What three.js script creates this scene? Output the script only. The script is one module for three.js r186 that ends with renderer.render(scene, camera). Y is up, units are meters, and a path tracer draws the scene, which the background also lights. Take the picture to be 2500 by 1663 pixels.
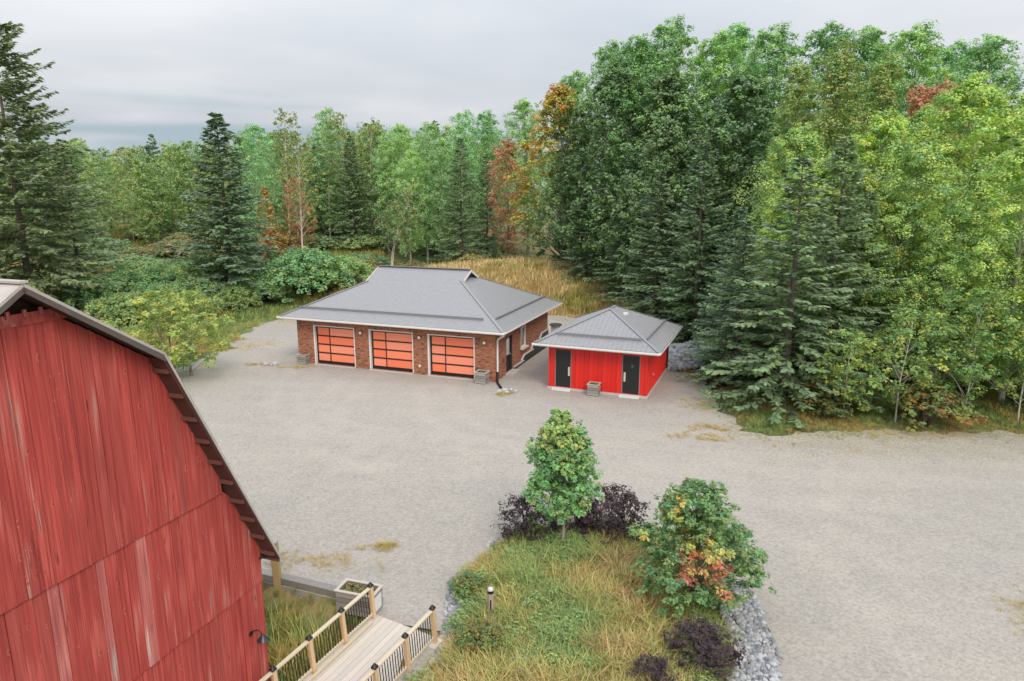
import * as THREE from 'three';
import { ImprovedNoise } from 'three/addons/math/ImprovedNoise.js';
import { mergeGeometries } from 'three/addons/utils/BufferGeometryUtils.js';
import { RoundedBoxGeometry } from 'three/addons/geometries/RoundedBoxGeometry.js';

// ---------------------------------------------------------------- camera, sky, sun, exposure
const scene = new THREE.Scene();
const camera = new THREE.PerspectiveCamera(52.9, 1024 / 681, 0.3, 4000);
camera.position.set(0, 10, 0);
camera.rotation.set(-0.214, 0, 0);
const renderer = new THREE.WebGLRenderer({ antialias: true });
renderer.toneMapping = THREE.LinearToneMapping;
renderer.toneMappingExposure = 1.35;
renderer.shadowMap.enabled = true;

const perlin = new ImprovedNoise();
const N3 = (x, y, z = 0.5) => perlin.noise(x, y, z);
const fbm = (x, y, o = 4, z = 0.5) => { let s = 0, a = 0.5, f = 1; for (let i = 0; i < o; i++) { s += a * N3(x * f, y * f, z + i * 7.3); a *= 0.5; f *= 2.03; } return s; };
const clamp = THREE.MathUtils.clamp, lerp = THREE.MathUtils.lerp, sst = THREE.MathUtils.smoothstep;
function mulberry(a) { return () => { a = (a + 0x6d2b79f5) | 0; let t = Math.imul(a ^ (a >>> 15), 1 | a); t = (t + Math.imul(t ^ (t >>> 7), 61 | t)) ^ t; return ((t ^ (t >>> 14)) >>> 0) / 4294967296; }; }

{ // overcast sky: a cloud deck, brighter overhead, with thin bands seen edge-on toward the horizon
  const W = 2048, H = 1024, data = new Float32Array(W * H * 4);
  for (let j = 0; j < H; j++) {
    const el = ((j + 0.5) / H - 0.5) * Math.PI, y = Math.sin(el), ce = Math.cos(el);
    for (let i = 0; i < W; i++) {
      const az = ((i + 0.5) / W - 0.5) * 2 * Math.PI, dx = Math.cos(az) * ce, dz = Math.sin(az) * ce, k = 1 / (Math.max(y, 0) + 0.1);
      const px = dx * k, pz = dz * k;
      let n = fbm(px * 0.42 + 3.1, pz * 0.42 + 1.7, 5, 2.2);           // large sheets
      const b = fbm(px * 1.15 + 9, pz * 1.15 + 4, 4, 5.1);               // bands
      const st = fbm(az * 2.2 + Math.sin(az) * 2, el * 24, 4, 12.5), band = sst(st, -0.02, 0.3) * sst(0.2 - y, 0.02, 0.13), rift = sst(-st, 0.06, 0.3) * sst(0.11 - y, 0, 0.06);
      const l = 0.44 * (1 + 1.9 * Math.max(y, 0)) * (1 + 0.2 * n + 0.07 * b) * (1 - 0.18 * band + 0.08 * rift);
      const thick = clamp(0.4 - 1.3 * n - 0.5 * b + 0.9 * band, 0, 1.4);
      const gap = sst(b + n, 0.18, 0.5) * sst(0.16 - y, 0.0, 0.12);
      const o = (j * W + i) * 4;
      data[o] = l * (0.972 - 0.12 * thick - 0.1 * band) + gap * 0.06; data[o + 1] = l * (0.995 - 0.07 * thick) + gap * 0.06; data[o + 2] = l * (1.04 - 0.02 * thick) + gap * 0.07; data[o + 3] = 1;
    }
  }
  const sky = new THREE.DataTexture(data, W, H, THREE.RGBAFormat, THREE.FloatType);
  sky.mapping = THREE.EquirectangularReflectionMapping; sky.magFilter = sky.minFilter = THREE.LinearFilter; sky.needsUpdate = true;
  scene.background = sky; scene.environment = sky;
}
const sun = new THREE.DirectionalLight(0xfff1e0, 1.5);
sun.position.set(22, 62, 30); sun.target.position.set(0, 0, -35); sun.castShadow = true; sun.shadow.radius = 45;
sun.shadow.mapSize.set(2048, 2048);
Object.assign(sun.shadow.camera, { left: -80, right: 80, top: 80, bottom: -80, near: 1, far: 300 });
scene.add(sun, sun.target);

// ---------------------------------------------------------------- helpers
const taken = new Map();
function numbered(name) { const n = taken.get(name) ?? 0; taken.set(name, n + 1); return n ? `${name}_${String(n).padStart(3, '0')}` : name; }
function tag(o, label, category, group) { o.userData.label = label; o.userData.category = category; if (group) o.userData.group = group; return o; }
function shade(o) { o.castShadow = o.receiveShadow = true; return o; }
function part(name, geo, mat, parent) { const m = shade(new THREE.Mesh(geo, mat)); m.name = name; parent.add(m); return m; }
function thing(name, label, category, pos = [0, 0, 0], turn = 0, group) {
  const o = new THREE.Group(); o.name = numbered(name); o.position.set(...pos); o.rotation.y = turn; scene.add(o); return tag(o, label, category, group);
}
function structure(name, geo, mat) { const m = shade(new THREE.Mesh(geo, mat)); m.name = name; m.userData.kind = 'structure'; scene.add(m); return m; }
const lin = (r, g, b) => new THREE.Color().setRGB(r, g, b);
const std = (c, roughness = 0.8, extra = {}) => new THREE.MeshStandardMaterial({ color: c, roughness, ...extra });
function box(w, h, d, x = 0, y = 0, z = 0) { const g = new THREE.BoxGeometry(w, h, d); g.translate(x, y, z); return g; }
function rbox(w, h, d, x = 0, y = 0, z = 0, r = 0.008) { const g = new RoundedBoxGeometry(w, h, d, 1, r); g.translate(x, y, z); return g; }
function cyl(r0, r1, h, x, y, z, seg = 10) { const g = new THREE.CylinderGeometry(r0, r1, h, seg); g.translate(x, y, z); return g; }
function tex(w, h, f, srgb = false, rx = 1, ry = 1) {
  const d = new Uint8Array(w * h * 4);
  for (let j = 0; j < h; j++) for (let i = 0; i < w; i++) { const c = f(i, j), o = (j * w + i) * 4; d[o] = clamp(c[0], 0, 1) * 255; d[o + 1] = clamp(c[1], 0, 1) * 255; d[o + 2] = clamp(c[2], 0, 1) * 255; d[o + 3] = 255; }
  const t = new THREE.DataTexture(d, w, h); t.magFilter = THREE.LinearFilter; t.minFilter = THREE.LinearMipmapLinearFilter; t.generateMipmaps = true; t.wrapS = t.wrapT = THREE.RepeatWrapping;
  if (srgb) t.colorSpace = THREE.SRGBColorSpace; t.repeat.set(rx, ry); t.needsUpdate = true; return t;
}
const S = (l) => (l <= 0.0031308 ? 12.92 * l : 1.055 * Math.pow(l, 1 / 2.4) - 0.055);   // linear to sRGB, for colour maps
const S3 = (r, g, b) => [S(Math.max(0, r)), S(Math.max(0, g)), S(Math.max(0, b))];
const hash = (i, j) => { let t = Math.imul(i + 374761, 668265263) ^ Math.imul(j + 1274126, 2246822519); t = Math.imul(t ^ (t >>> 13), 1274126177); return ((t ^ (t >>> 16)) >>> 0) / 4294967296; };
function tileNoise(x, y, px, py, z) { // periodic noise: blends four shifted copies
  const u = x / px, v = y / py, a = N3(x, y, z), b = N3(x - px, y, z), c = N3(x, y - py, z), d = N3(x - px, y - py, z);
  return lerp(lerp(a, b, u), lerp(c, d, u), v) * 1.25;
}
// geometry collector
class Bag {
  constructor(colored = true) { this.p = []; this.c = []; this.i = []; this.colored = colored; }
  quad(a, b, c, d, col) { const n = this.p.length / 3; this.p.push(...a, ...b, ...c, ...d); if (this.colored) for (let k = 0; k < 4; k++) this.c.push(col[0], col[1], col[2]); this.i.push(n, n + 1, n + 2, n, n + 2, n + 3); }
  tri(a, b, c, col) { const n = this.p.length / 3; this.p.push(...a, ...b, ...c); if (this.colored) for (let k = 0; k < 3; k++) this.c.push(col[0], col[1], col[2]); this.i.push(n, n + 1, n + 2); }
  tube(pts, rad, sides, col) {
    const n0 = this.p.length / 3;
    for (let k = 0; k < pts.length; k++) {
      const a = pts[Math.max(0, k - 1)], b = pts[Math.min(pts.length - 1, k + 1)];
      let t = [b[0] - a[0], b[1] - a[1], b[2] - a[2]]; const L = Math.hypot(...t) || 1; t = t.map((v) => v / L);
      const r = Math.abs(t[1]) > 0.9 ? [1, 0, 0] : [0, 1, 0];
      let u = [t[1] * r[2] - t[2] * r[1], t[2] * r[0] - t[0] * r[2], t[0] * r[1] - t[1] * r[0]]; const ul = Math.hypot(...u); u = u.map((v) => v / ul);
      const w = [t[1] * u[2] - t[2] * u[1], t[2] * u[0] - t[0] * u[2], t[0] * u[1] - t[1] * u[0]];
      for (let s = 0; s < sides; s++) {
        const q = (s / sides) * 2 * Math.PI, cs = Math.cos(q) * rad[k], sn = Math.sin(q) * rad[k];
        this.p.push(pts[k][0] + u[0] * cs + w[0] * sn, pts[k][1] + u[1] * cs + w[1] * sn, pts[k][2] + u[2] * cs + w[2] * sn);
        if (this.colored) { const j = 0.85 + 0.3 * hash(n0 + k, s); this.c.push(col[0] * j, col[1] * j, col[2] * j); }
      }
    }
    for (let k = 0; k < pts.length - 1; k++) for (let s = 0; s < sides; s++) { const a = n0 + k * sides + s, b = n0 + k * sides + ((s + 1) % sides); this.i.push(a, b, a + sides, b, b + sides, a + sides); }
  }
  leaf(x, y, z, nx, ny, nz, ang, len, wid, col) {
    const L = Math.hypot(nx, ny, nz) || 1; nx /= L; ny /= L; nz /= L;
    let ux, uy, uz; if (Math.abs(ny) < 0.9) { ux = nz; uy = 0; uz = -nx; } else { ux = 1; uy = 0; uz = 0; const d = nx; ux -= d * nx; uy -= d * ny; uz -= d * nz; }
    const ul = Math.hypot(ux, uy, uz); ux /= ul; uy /= ul; uz /= ul;
    const wx = ny * uz - nz * uy, wy = nz * ux - nx * uz, wz = nx * uy - ny * ux, c = Math.cos(ang), s = Math.sin(ang);
    const ax = ux * c + wx * s, ay = uy * c + wy * s, az = uz * c + wz * s, bx = -ux * s + wx * c, by = -uy * s + wy * c, bz = -uz * s + wz * c;
    const h = len / 2, w = wid / 2, f = wid * 0.22, n = this.p.length / 3;
    this.p.push(x - ax * h, y - ay * h, z - az * h, x + bx * w + nx * f, y + by * w + ny * f, z + bz * w + nz * f, x + ax * h, y + ay * h, z + az * h, x - bx * w + nx * f, y - by * w + ny * f, z - bz * w + nz * f);
    for (let k = 0; k < 4; k++) this.c.push(col[0], col[1], col[2]);
    this.i.push(n, n + 1, n + 2, n, n + 2, n + 3);
  }
  build(normals = false) {
    const g = new THREE.BufferGeometry(); g.setAttribute('position', new THREE.BufferAttribute(new Float32Array(this.p), 3));
    if (this.colored) g.setAttribute('color', new THREE.BufferAttribute(new Float32Array(this.c), 3));
    g.setIndex(new THREE.BufferAttribute(new Uint32Array(this.i), 1)); if (normals) g.computeVertexNormals(); return g;
  }
}

// ---------------------------------------------------------------- ground: terrain, gravel yard
const TH = 0.352, COS = Math.cos(TH), SIN = Math.sin(TH);
const yardCorners = [[46, -27.4], [21, -27.3], [18, -27.7], [14.5, -27.5], [11.8, -27.3], [10.3, -27.9], [9.8, -30.1], [10.1, -33.4], [10.4, -36], [10.4, -38.4], [10.6, -43], [9.2, -49], [6.5, -54], [2, -57], [-4, -55.5], [-10, -55], [-17.5, -57],
  [-19.4, -52.5], [-19.4, -47.5], [-18.6, -43], [-19.2, -39.5], [-22, -36], [-26, -31], [-22, -25], [-14, -19.8], [-8, -17.2], [-4.2, -15.65], [-3.4, -14.6], [-1.6, -14.1], [-2.65, -12.2], [-4.6, -8.7], [-4.6, 2], [46, 2]];
function edgeLoop(pts, step, amp, seed, freq = 0.6, sharp = () => 1) {
  const out = [];
  for (let k = 0; k < pts.length; k++) {
    const a = pts[k], b = pts[(k + 1) % pts.length], L = Math.hypot(b[0] - a[0], b[1] - a[1]), n = Math.max(1, Math.round(L / step)), nx = -(b[1] - a[1]) / L, nz = (b[0] - a[0]) / L;
    for (let i = 0; i < n; i++) { const t = i / n, x = lerp(a[0], b[0], t), z = lerp(a[1], b[1], t), d = (fbm(x * freq, z * freq, 4, seed) * amp + (hash(k, i + seed) - 0.5) * amp * 0.25) * sharp(x, z); out.push([x + nx * d, z + nz * d]); }
  }
  return out;
}
const yardEdge = edgeLoop(yardCorners, 0.35, 1.5, 11, 0.45, (x, z) => (z > -17.4 && x < 0 ? 0.02 : 1));
function sdist(poly, x, z) { // signed distance, negative inside
  let d = 1e9, inside = false;
  for (let i = 0, j = poly.length - 1; i < poly.length; j = i++) {
    const [xi, zi] = poly[i], [xj, zj] = poly[j], ex = xj - xi, ez = zj - zi, t = clamp(((x - xi) * ex + (z - zi) * ez) / (ex * ex + ez * ez), 0, 1);
    d = Math.min(d, (x - xi - ex * t) ** 2 + (z - zi - ez * t) ** 2);
    if (zi > z !== zj > z && x < ((xj - xi) * (z - zi)) / (zj - zi) + xi) inside = !inside;
  }
  return (inside ? -1 : 1) * Math.sqrt(d);
}
const ditch = [[-8.6, -17.2], [-4.25, -15.5], [-3.5, -14.4], [-2.9, -13.9], [-2.3, -13.35], [-2.95, -12.2], [-4.9, -8.7], [-6, -6], [-14, -6]];
function ground(x, z) {
  const far = Math.abs(x) > 60 || z < -70 || z > 10, s = far ? 20 : sdist(yardCorners, x, z), out = sst(s, 0.3, 5);
  const r = sst(-z, 58, 118);
  let h = 3.6 * r + 2.5 * Math.exp(-(((x - 2) / 15) ** 2) - ((z + 67) / 7.5) ** 2);
  h += 0.25 * fbm(x * 0.11, z * 0.11, 3, 3);
  h = h * out - 0.035 * (1 - out);
  if (x < 0 && z > -19) { const d = sdist(ditch, x, z); h = lerp(h, -0.78, sst(-d, 0.02, 0.5)); }
  return h;
}
{
  const axis = (a, b, step, lim) => { const v = []; for (let t = a; t <= b + 1e-6; t += step) v.push(t); let s = step, t = a; while (t > -lim) { s *= 1.22; t -= s; v.unshift(t); } s = step; t = b; while (t < lim) { s *= 1.22; t += s; v.push(t); } return v; };
  const X = axis(-30, 34, 0.6, 1800), Z = axis(-78, -2, 0.6, 1800), p = [], uv = [], idx = [];
  for (const z of Z) for (const x of X) { p.push(x, ground(x, z), z); uv.push(x / 140, z / 140); }
  for (let j = 0; j < Z.length - 1; j++) for (let i = 0; i < X.length - 1; i++) { const a = j * X.length + i, b = a + X.length; idx.push(a, b, a + 1, a + 1, b, b + 1); }
  const g = new THREE.BufferGeometry(); g.setAttribute('position', new THREE.Float32BufferAttribute(p, 3)); g.setAttribute('uv', new THREE.Float32BufferAttribute(uv, 2)); g.setIndex(idx); g.computeVertexNormals();
  const map = tex(2048, 2048, (i, j) => { // 140 m tile: turf, dry grass, leaf litter under the wood
    const x = (i / 2048) * 140, z = (j / 2048) * 140 - 140;               // z wraps at -140..0
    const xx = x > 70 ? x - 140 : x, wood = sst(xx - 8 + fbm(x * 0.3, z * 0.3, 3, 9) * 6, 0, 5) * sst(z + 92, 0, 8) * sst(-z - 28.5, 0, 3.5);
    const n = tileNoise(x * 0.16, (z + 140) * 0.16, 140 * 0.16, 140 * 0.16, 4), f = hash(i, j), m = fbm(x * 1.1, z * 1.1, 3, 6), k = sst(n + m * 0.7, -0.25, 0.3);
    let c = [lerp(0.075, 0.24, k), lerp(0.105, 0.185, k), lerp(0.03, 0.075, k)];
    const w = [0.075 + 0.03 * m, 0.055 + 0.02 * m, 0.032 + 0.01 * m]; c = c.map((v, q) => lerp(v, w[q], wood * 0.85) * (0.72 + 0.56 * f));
    return S3(...c);
  }, true);
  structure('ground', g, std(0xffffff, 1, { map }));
}
const grassSpots = [[7.9, -27.0, 2.3, 0.75], [8.6, -28.2, 1.6, 0.8], [-3.7, -17.9, 1.0, 0.45], [-5.4, -17.2, 2.0, 0.7], [-12.4, -38.6, 1.6, 0.5], [-0.4, -33.3, 0.7, 0.5], [-15, -39.2, 1.3, 0.6], [-17.5, -44.5, 2.6, 2.4], [9, -31.5, 1.5, 1.8], [12.6, -14.6, 1.4, 1.2], [16, -27.4, 7, 0.8], [-17.8, -54, 1.5, 3], [6, -53.6, 4, 1.4]];
const spotMask = (x, z) => { let m = 0; for (const [a, b, rx, rz] of grassSpots) { const q = ((x - a) / rx) ** 2 + ((z - b) / rz) ** 2; if (q < 4) m = Math.max(m, Math.exp(-q * 1.1)); } return m; };
{
  const s = new THREE.Shape(yardEdge.map(([x, z]) => new THREE.Vector2(x, -z))), g = new THREE.ShapeGeometry(s); g.rotateX(-Math.PI / 2);
  const P = g.attributes.position, uv = new Float32Array(P.count * 2);
  for (let k = 0; k < P.count; k++) { uv[2 * k] = (P.getX(k) + 28) / 76; uv[2 * k + 1] = (P.getZ(k) + 60) / 64; }
  g.setAttribute('uv', new THREE.BufferAttribute(uv, 2));
  g.translate(0, 0.012, 0);
  // wheel tracks: pairs of packed, paler lanes from the drive to the garage doors and round the garden bed
  const lanes = [[[45, -21], [20, -23], [6, -25], [-2, -28], [-4, -34]], [[45, -19.5], [18, -21.5], [0, -22.5], [-8, -27], [-8.6, -36]], [[45, -16], [14, -18], [9, -23], [0, -25.5], [-10, -30], [-12, -38]], [[12, 0], [9.5, -12], [9, -19], [3, -24], [-6, -23]]].map((l) => new THREE.CatmullRomCurve3(l.map(([a, b]) => new THREE.Vector3(a, 0, b))).getPoints(40));
  const RG = 0.25, rw = Math.ceil(76 / RG), grid = new Float32Array(rw * Math.ceil(64 / RG)).fill(9);
  for (let j = 0; j < 64 / RG; j++) for (let i = 0; i < rw; i++) { const x = i * RG - 28, z = j * RG - 60; for (const l of lanes) { let d = 1e9; for (const p of l) d = Math.min(d, (p.x - x) ** 2 + (p.z - z) ** 2); d = Math.sqrt(d); grid[j * rw + i] = Math.min(grid[j * rw + i], Math.abs(d - 0.8)); } }
  const ruts = (x, z) => { const u = clamp((x + 28) / RG, 0, rw - 2), v = clamp((z + 60) / RG, 0, 64 / RG - 2), i = Math.floor(u), j = Math.floor(v), a = u - i, b = v - j, q = (m, n) => grid[(j + n) * rw + i + m], d = lerp(lerp(q(0, 0), q(1, 0), a), lerp(q(0, 1), q(1, 1), a), b); return (1 - sst(d, 0.1, 0.55)) * (0.5 + fbm(x * 0.4, z * 0.4, 3, 15)); };
  const map = tex(2048, 2048, (i, j) => {
    const x = (i / 2048) * 76 - 28, z = (j / 2048) * 64 - 60;
    const big = fbm(x * 0.13, z * 0.13, 4, 1), mid = fbm(x * 0.9 + 7, z * 0.9, 4, 2), fine = hash(i, j), fine2 = hash(i >> 1, (j >> 1) + 991);
    const track = fbm(x * 0.10 + z * 0.05, z * 0.7 - x * 0.1, 3, 8);       // raked and driven streaks
    const rut = ruts(x, z);
    let v = 0.37 * (1 + 0.10 * big + 0.09 * mid + 0.08 * track + 0.09 * rut + 0.26 * (fine - 0.5) + 0.2 * (fine2 - 0.5));
    if (fine > 0.985) v *= 0.62; else if (fine < 0.012) v *= 1.3;
    const warm = clamp(0.45 + mid * 0.5 + big * 0.4, 0, 1);
    let c = [v * lerp(1.05, 1.08, warm), v * lerp(0.985, 0.97, warm), v * lerp(0.90, 0.84, warm)];
    const litter = sst(-z - 23.5 + fbm(x, z, 2, 4) * 3 - sst(Math.abs(x - 16), 6, 12) * 2, 0, 3) * sst(x, 8, 12) * (z < -22 ? 1 : 0);
    if (hash(i + 77, j) < litter * 0.16) c = [0.30, 0.2 + 0.08 * fine2, 0.06];
    const weed = sst(spotMask(x, z) * 0.8 + fbm(x * 1.3, z * 1.6, 4, 5) * 0.9, 0.3, 1.05) * 0.4;
    const w = [0.30 + 0.1 * fine2, 0.235 + 0.09 * fine2, 0.09 + 0.04 * fine]; c = c.map((q, k) => lerp(q, w[k], weed * (0.45 + 0.55 * fine)));
    return S3(...c);
  }, true);
  const bump = tex(512, 512, (i, j) => { const v = 0.35 * hash(i, j) + 0.4 * hash(i >> 1, j >> 1) + 0.25 * hash(i >> 2, (j >> 2) + 5); return [v, v, v]; }, false, 38, 32);
  structure('gravel_yard', g, std(0xffffff, 0.95, { map, bumpMap: bump, bumpScale: 0.012 }));
}

// ---------------------------------------------------------------- grass
const GR = mulberry(77);
function tuftGeo(n, h, spread, wid, seed, lean = 0.5) {
  const r = mulberry(seed), b = new Bag(false);
  for (let k = 0; k < n; k++) {
    const a = r() * 6.283, d = Math.sqrt(r()) * spread, x = Math.cos(a) * d, z = Math.sin(a) * d, H = h * (0.55 + 0.55 * r()), q = a + (r() - 0.5) * 1.6, o = lean * H * (0.25 + r()), w = wid * (0.6 + 0.8 * r());
    const px = -Math.sin(q) * w, pz = Math.cos(q) * w, mx = x + Math.cos(q) * o * 0.35, mz = z + Math.sin(q) * o * 0.35, tx = x + Math.cos(q) * o, tz = z + Math.sin(q) * o;
    b.quad([x - px, -0.03, z - pz], [x + px, -0.03, z + pz], [mx + px * 0.8, H * 0.6, mz + pz * 0.8], [mx - px * 0.8, H * 0.6, mz - pz * 0.8]);
    b.tri([mx - px * 0.8, H * 0.6, mz - pz * 0.8], [mx + px * 0.8, H * 0.6, mz + pz * 0.8], [tx, H * (0.92 + 0.1 * r()), tz]);
  }
  return b.build();
}
const grassMat = std(0xffffff, 0.85);
function scatter(name, label, category, geo, spots, colour) { // spots: [x, z, scale, y?]
  const m = shade(new THREE.InstancedMesh(geo, grassMat, spots.length)), M = new THREE.Matrix4(), q = new THREE.Quaternion(), up = new THREE.Vector3(0, 1, 0), r = mulberry(spots.length + 5);
  spots.forEach(([x, z, s, y, c], k) => { q.setFromAxisAngle(up, r() * 6.283); M.compose(new THREE.Vector3(x, y ?? ground(x, z), z), q, new THREE.Vector3(s, s * (0.8 + 0.4 * r()), s)); m.setMatrixAt(k, M); m.setColorAt(k, c ?? colour(x, z, r)); });
  m.name = numbered(name); m.userData = { label, category, kind: 'stuff' }; scene.add(m); return m;
}
const mixc = (a, b, t) => lin(lerp(a[0], b[0], t), lerp(a[1], b[1], t), lerp(a[2], b[2], t));
const STRAW = [0.60, 0.46, 0.21], OCHRE = [0.48, 0.34, 0.10], GREEN = [0.15, 0.26, 0.08], BLUEGREEN = [0.19, 0.32, 0.13], BROWN = [0.38, 0.22, 0.09], LIME = [0.33, 0.39, 0.11];
function vary(c, r, a = 0.3) { const k = 1 - a / 2 + a * r(); return c.multiplyScalar(k); }

// garden bed in the middle of the yard: a low mound
const bedEdge = edgeLoop([[-0.15, -18.6], [-0.65, -17.7], [-1.2, -16.8], [-1.45, -15.8], [-1.35, -14.8], [-1.45, -13.85], [-1.85, -13.1], [-2.3, -12.3], [-4, -9.2], [-3, -5], [3, -5], [4.6, -9], [5.15, -12.4], [5.45, -12.8], [5.95, -13.9], [6.1, -15.1], [5.85, -16.2], [5.3, -17.8], [4.3, -19], [2.9, -19.4], [1, -19.2]], 0.25, 0.35, 21, 0.9);
const bedH = (x, z) => { const d = -sdist(bedEdge, x, z); return d < 0 ? -0.02 : 0.014 + 0.3 * sst(d, 0, 2.2) + 0.05 * fbm(x * 0.8, z * 0.8, 3, 14) * sst(d, 0, 0.5); };
{
  const p = [], idx = [], uv = [], x0 = -4.8, z0 = -20, st = 0.2, nx = 58, nz = 82;
  for (let j = 0; j <= nz; j++) for (let i = 0; i <= nx; i++) { const x = x0 + i * st, z = z0 + j * st; p.push(x, bedH(x, z), z); uv.push(x / 4, z / 4); }
  const ins = (k) => p[k * 3 + 1] > 0;
  for (let j = 0; j < nz; j++) for (let i = 0; i < nx; i++) { const a = j * (nx + 1) + i, b = a + nx + 1; if (ins(a) || ins(b) || ins(a + 1) || ins(b + 1)) idx.push(a, b, a + 1, a + 1, b, b + 1); }
  const g = new THREE.BufferGeometry(); g.setAttribute('position', new THREE.Float32BufferAttribute(p, 3)); g.setAttribute('uv', new THREE.Float32BufferAttribute(uv, 2)); g.setIndex(idx); g.computeVertexNormals();
  const map = tex(512, 512, (i, j) => { const x = i / 128, z = j / 128, n = tileNoise(x * 2, z * 2, 8, 8, 3), f = hash(i, j); return S3((0.11 + 0.06 * n) * (0.6 + 0.8 * f), (0.085 + 0.045 * n) * (0.6 + 0.8 * f), (0.045 + 0.02 * n) * (0.6 + 0.8 * f)); }, true);
  structure('garden_bed', g, std(0xffffff, 1, { map }));
}
{
  const tall = tuftGeo(40, 0.3, 0.22, 0.006, 5, 1.3), spots = [], cTall = (x, z, r) => {
    const n = fbm(x * 0.55, z * 0.55, 3, 31) + 0.25 * (r() - 0.5), m = fbm(x * 0.9 + 20, z * 0.9, 3, 7);
    let c; if (n > 0.08) c = mixc(BLUEGREEN, LIME, r()); else if (n > -0.08) c = mixc(LIME, OCHRE, r() * 0.8); else if (m > 0.1) c = mixc(BROWN, STRAW, r()); else c = mixc(r() < 0.55 ? LIME : OCHRE, STRAW, r() * 0.8);
    return vary(c, r, 0.5);
  };
  const inRock = (x, z) => z > -16.1 && z < -10 && x > (z < -13.4 ? lerp(5.65, 5.4, sst(z, -16.1, -13.4)) : lerp(5.4, 4.1, sst(z, -13.4, -10.6))) - 0.7;
  for (let k = 0; k < 6500; k++) { const x = -3.2 + GR() * 9.5, z = -19.6 + GR() * 12; const d = -sdist(bedEdge, x, z); if (d < 0.06 || inRock(x, z)) continue; if (z < -17 && x > 0 && x < 4.6 && GR() < 0.45) continue; spots.push([x, z, (0.65 + 0.6 * GR()) * lerp(0.55, 1.05, sst(d, 0, 0.9)), bedH(x, z)]); }
  scatter('bed_grass', 'tall mixed green, ochre and straw grass filling the garden bed', 'grass', tall, spots, cTall);
  const hb = new Bag(), hr = mulberry(88); for (let k = 0; k < 46; k++) { const a = hr() * 6.283, d = Math.sqrt(hr()) * 0.17; hb.leaf(Math.cos(a) * d, 0.05 + 0.16 * hr() * (1.2 - d * 4), Math.sin(a) * d, hr() - 0.5, 1, hr() - 0.5, hr() * 6.3, 0.07, 0.03, [1, 1, 1]); }
  const hg = hb.build(); hg.deleteAttribute('color'); const hs = [];
  for (let k = 0; k < 2200; k++) { const x = -3.2 + GR() * 9.5, z = -19.6 + GR() * 12, d = -sdist(bedEdge, x, z); if (d < 0.05 || inRock(x, z) || fbm(x * 0.55, z * 0.55, 3, 31) + 0.3 * fbm(x * 2, z * 2, 2, 33) < 0.03 - (d < 0.5 ? 0.12 : 0)) continue; hs.push([x, z, 0.7 + 0.9 * GR(), bedH(x, z) + 0.05]); }
  scatter('bed_herbs', 'low leafy green herbs in patches among the garden bed grass', 'plants', hg, hs, (x, z, r) => vary(mixc(r() < 0.6 ? BLUEGREEN : GREEN, LIME, r() * 0.8), r, 0.4));
  // ditch grass between the barn and the ramp
  const ds = [];
  for (let k = 0; k < 3000; k++) { const x = -9.5 + GR() * 7, z = -17 + GR() * 9; if (-sdist(ditch, x, z) < 0.12 || (x + 3.5) + (z + 14.4) * 0.557 > -0.12) continue; ds.push([x, z, (0.7 + 0.75 * GR()) * lerp(0.55, 1, sst(-sdist(ditch, x, z), 0.1, 1.0))]); }
  scatter('ditch_grass', 'tall yellow green grass in the hollow between barn and ramp', 'grass', tuftGeo(18, 0.55, 0.14, 0.01, 6, 0.45), ds, (x, z, r) => { const n = fbm(x * 0.7, z * 0.7, 3, 41); return vary(n > 0.05 ? mixc(GREEN, LIME, r()) : mixc(LIME, OCHRE, r()), r, 0.5); });
  // dry grass on the bank behind the garage
  const bs = [];
  for (let k = 0; k < 15000; k++) { const x = -16 + GR() * 40, z = -56 - GR() * 20; const s = sdist(yardEdge, x, z); if (s < 0.05) continue; bs.push([x, z, 0.7 + 0.8 * GR()]); }
  scatter('bank_grass', 'long straw coloured grass on the bank behind the garage', 'grass', tuftGeo(12, 0.75, 0.3, 0.022, 7, 0.5), bs, (x, z, r) => { const n = fbm(x * 0.25, z * 0.25, 3, 51); return vary(n > 0.2 ? mixc(LIME, OCHRE, r()) : mixc([0.56, 0.42, 0.16], [0.72, 0.58, 0.3], r()), r, 0.35); });
  // weeds and thin grass on and along the gravel
  const ws = [];
  for (let k = 0; k < 26000; k++) {
    const [a, b, rx, rz] = grassSpots[Math.floor(GR() * grassSpots.length)], x = a + (GR() + GR() + GR() - 1.5) * rx * 1.5, z = b + (GR() + GR() + GR() - 1.5) * rz * 1.5;
    if (sdist(yardEdge, x, z) > 0 || sdist(bedEdge, x, z) < 0 || GR() > 0.75 * sst(spotMask(x, z) * 0.8 + fbm(x * 1.3, z * 1.6, 4, 5) * 0.9, 0.35, 1.0)) continue;
    if (x > -13.9 && x < -0.3 && z < -35.2 && z > -50 && z > -35.6 + (x + 0.9) * -0.0 - 14) { const u = -(x + 0.874) * COS - (z + 35.46) * SIN, w = (x + 0.874) * SIN - (z + 35.46) * COS; if (u > -0.1 && w > -0.1) continue; }
    ws.push([x, z, 0.2 + 0.5 * GR() ** 2, 0.01]);
  }
  scatter('gravel_weeds', 'thin ochre weeds and short grass growing through the gravel', 'grass', tuftGeo(9, 0.22, 0.12, 0.008, 8, 1.0), ws, (x, z, r) => vary(mixc(r() < 0.3 ? LIME : OCHRE, STRAW, r()), r, 0.4));
  const vs = [];
  for (const [ex, ez] of yardEdge) { if (ez > -30 || (ex > 7.5 && ez > -36)) continue; for (let k = 0; k < 16; k++) { const x = ex + (GR() + GR() - 1) * 1.1, z = ez + (GR() + GR() - 1) * 1.1, q = sdist(yardEdge, x, z); if (q < 0 && GR() < 0.5 - q) continue; vs.push([x, z, 0.3 + 0.55 * GR(), q < 0 ? 0.012 : undefined]); } }
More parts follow.
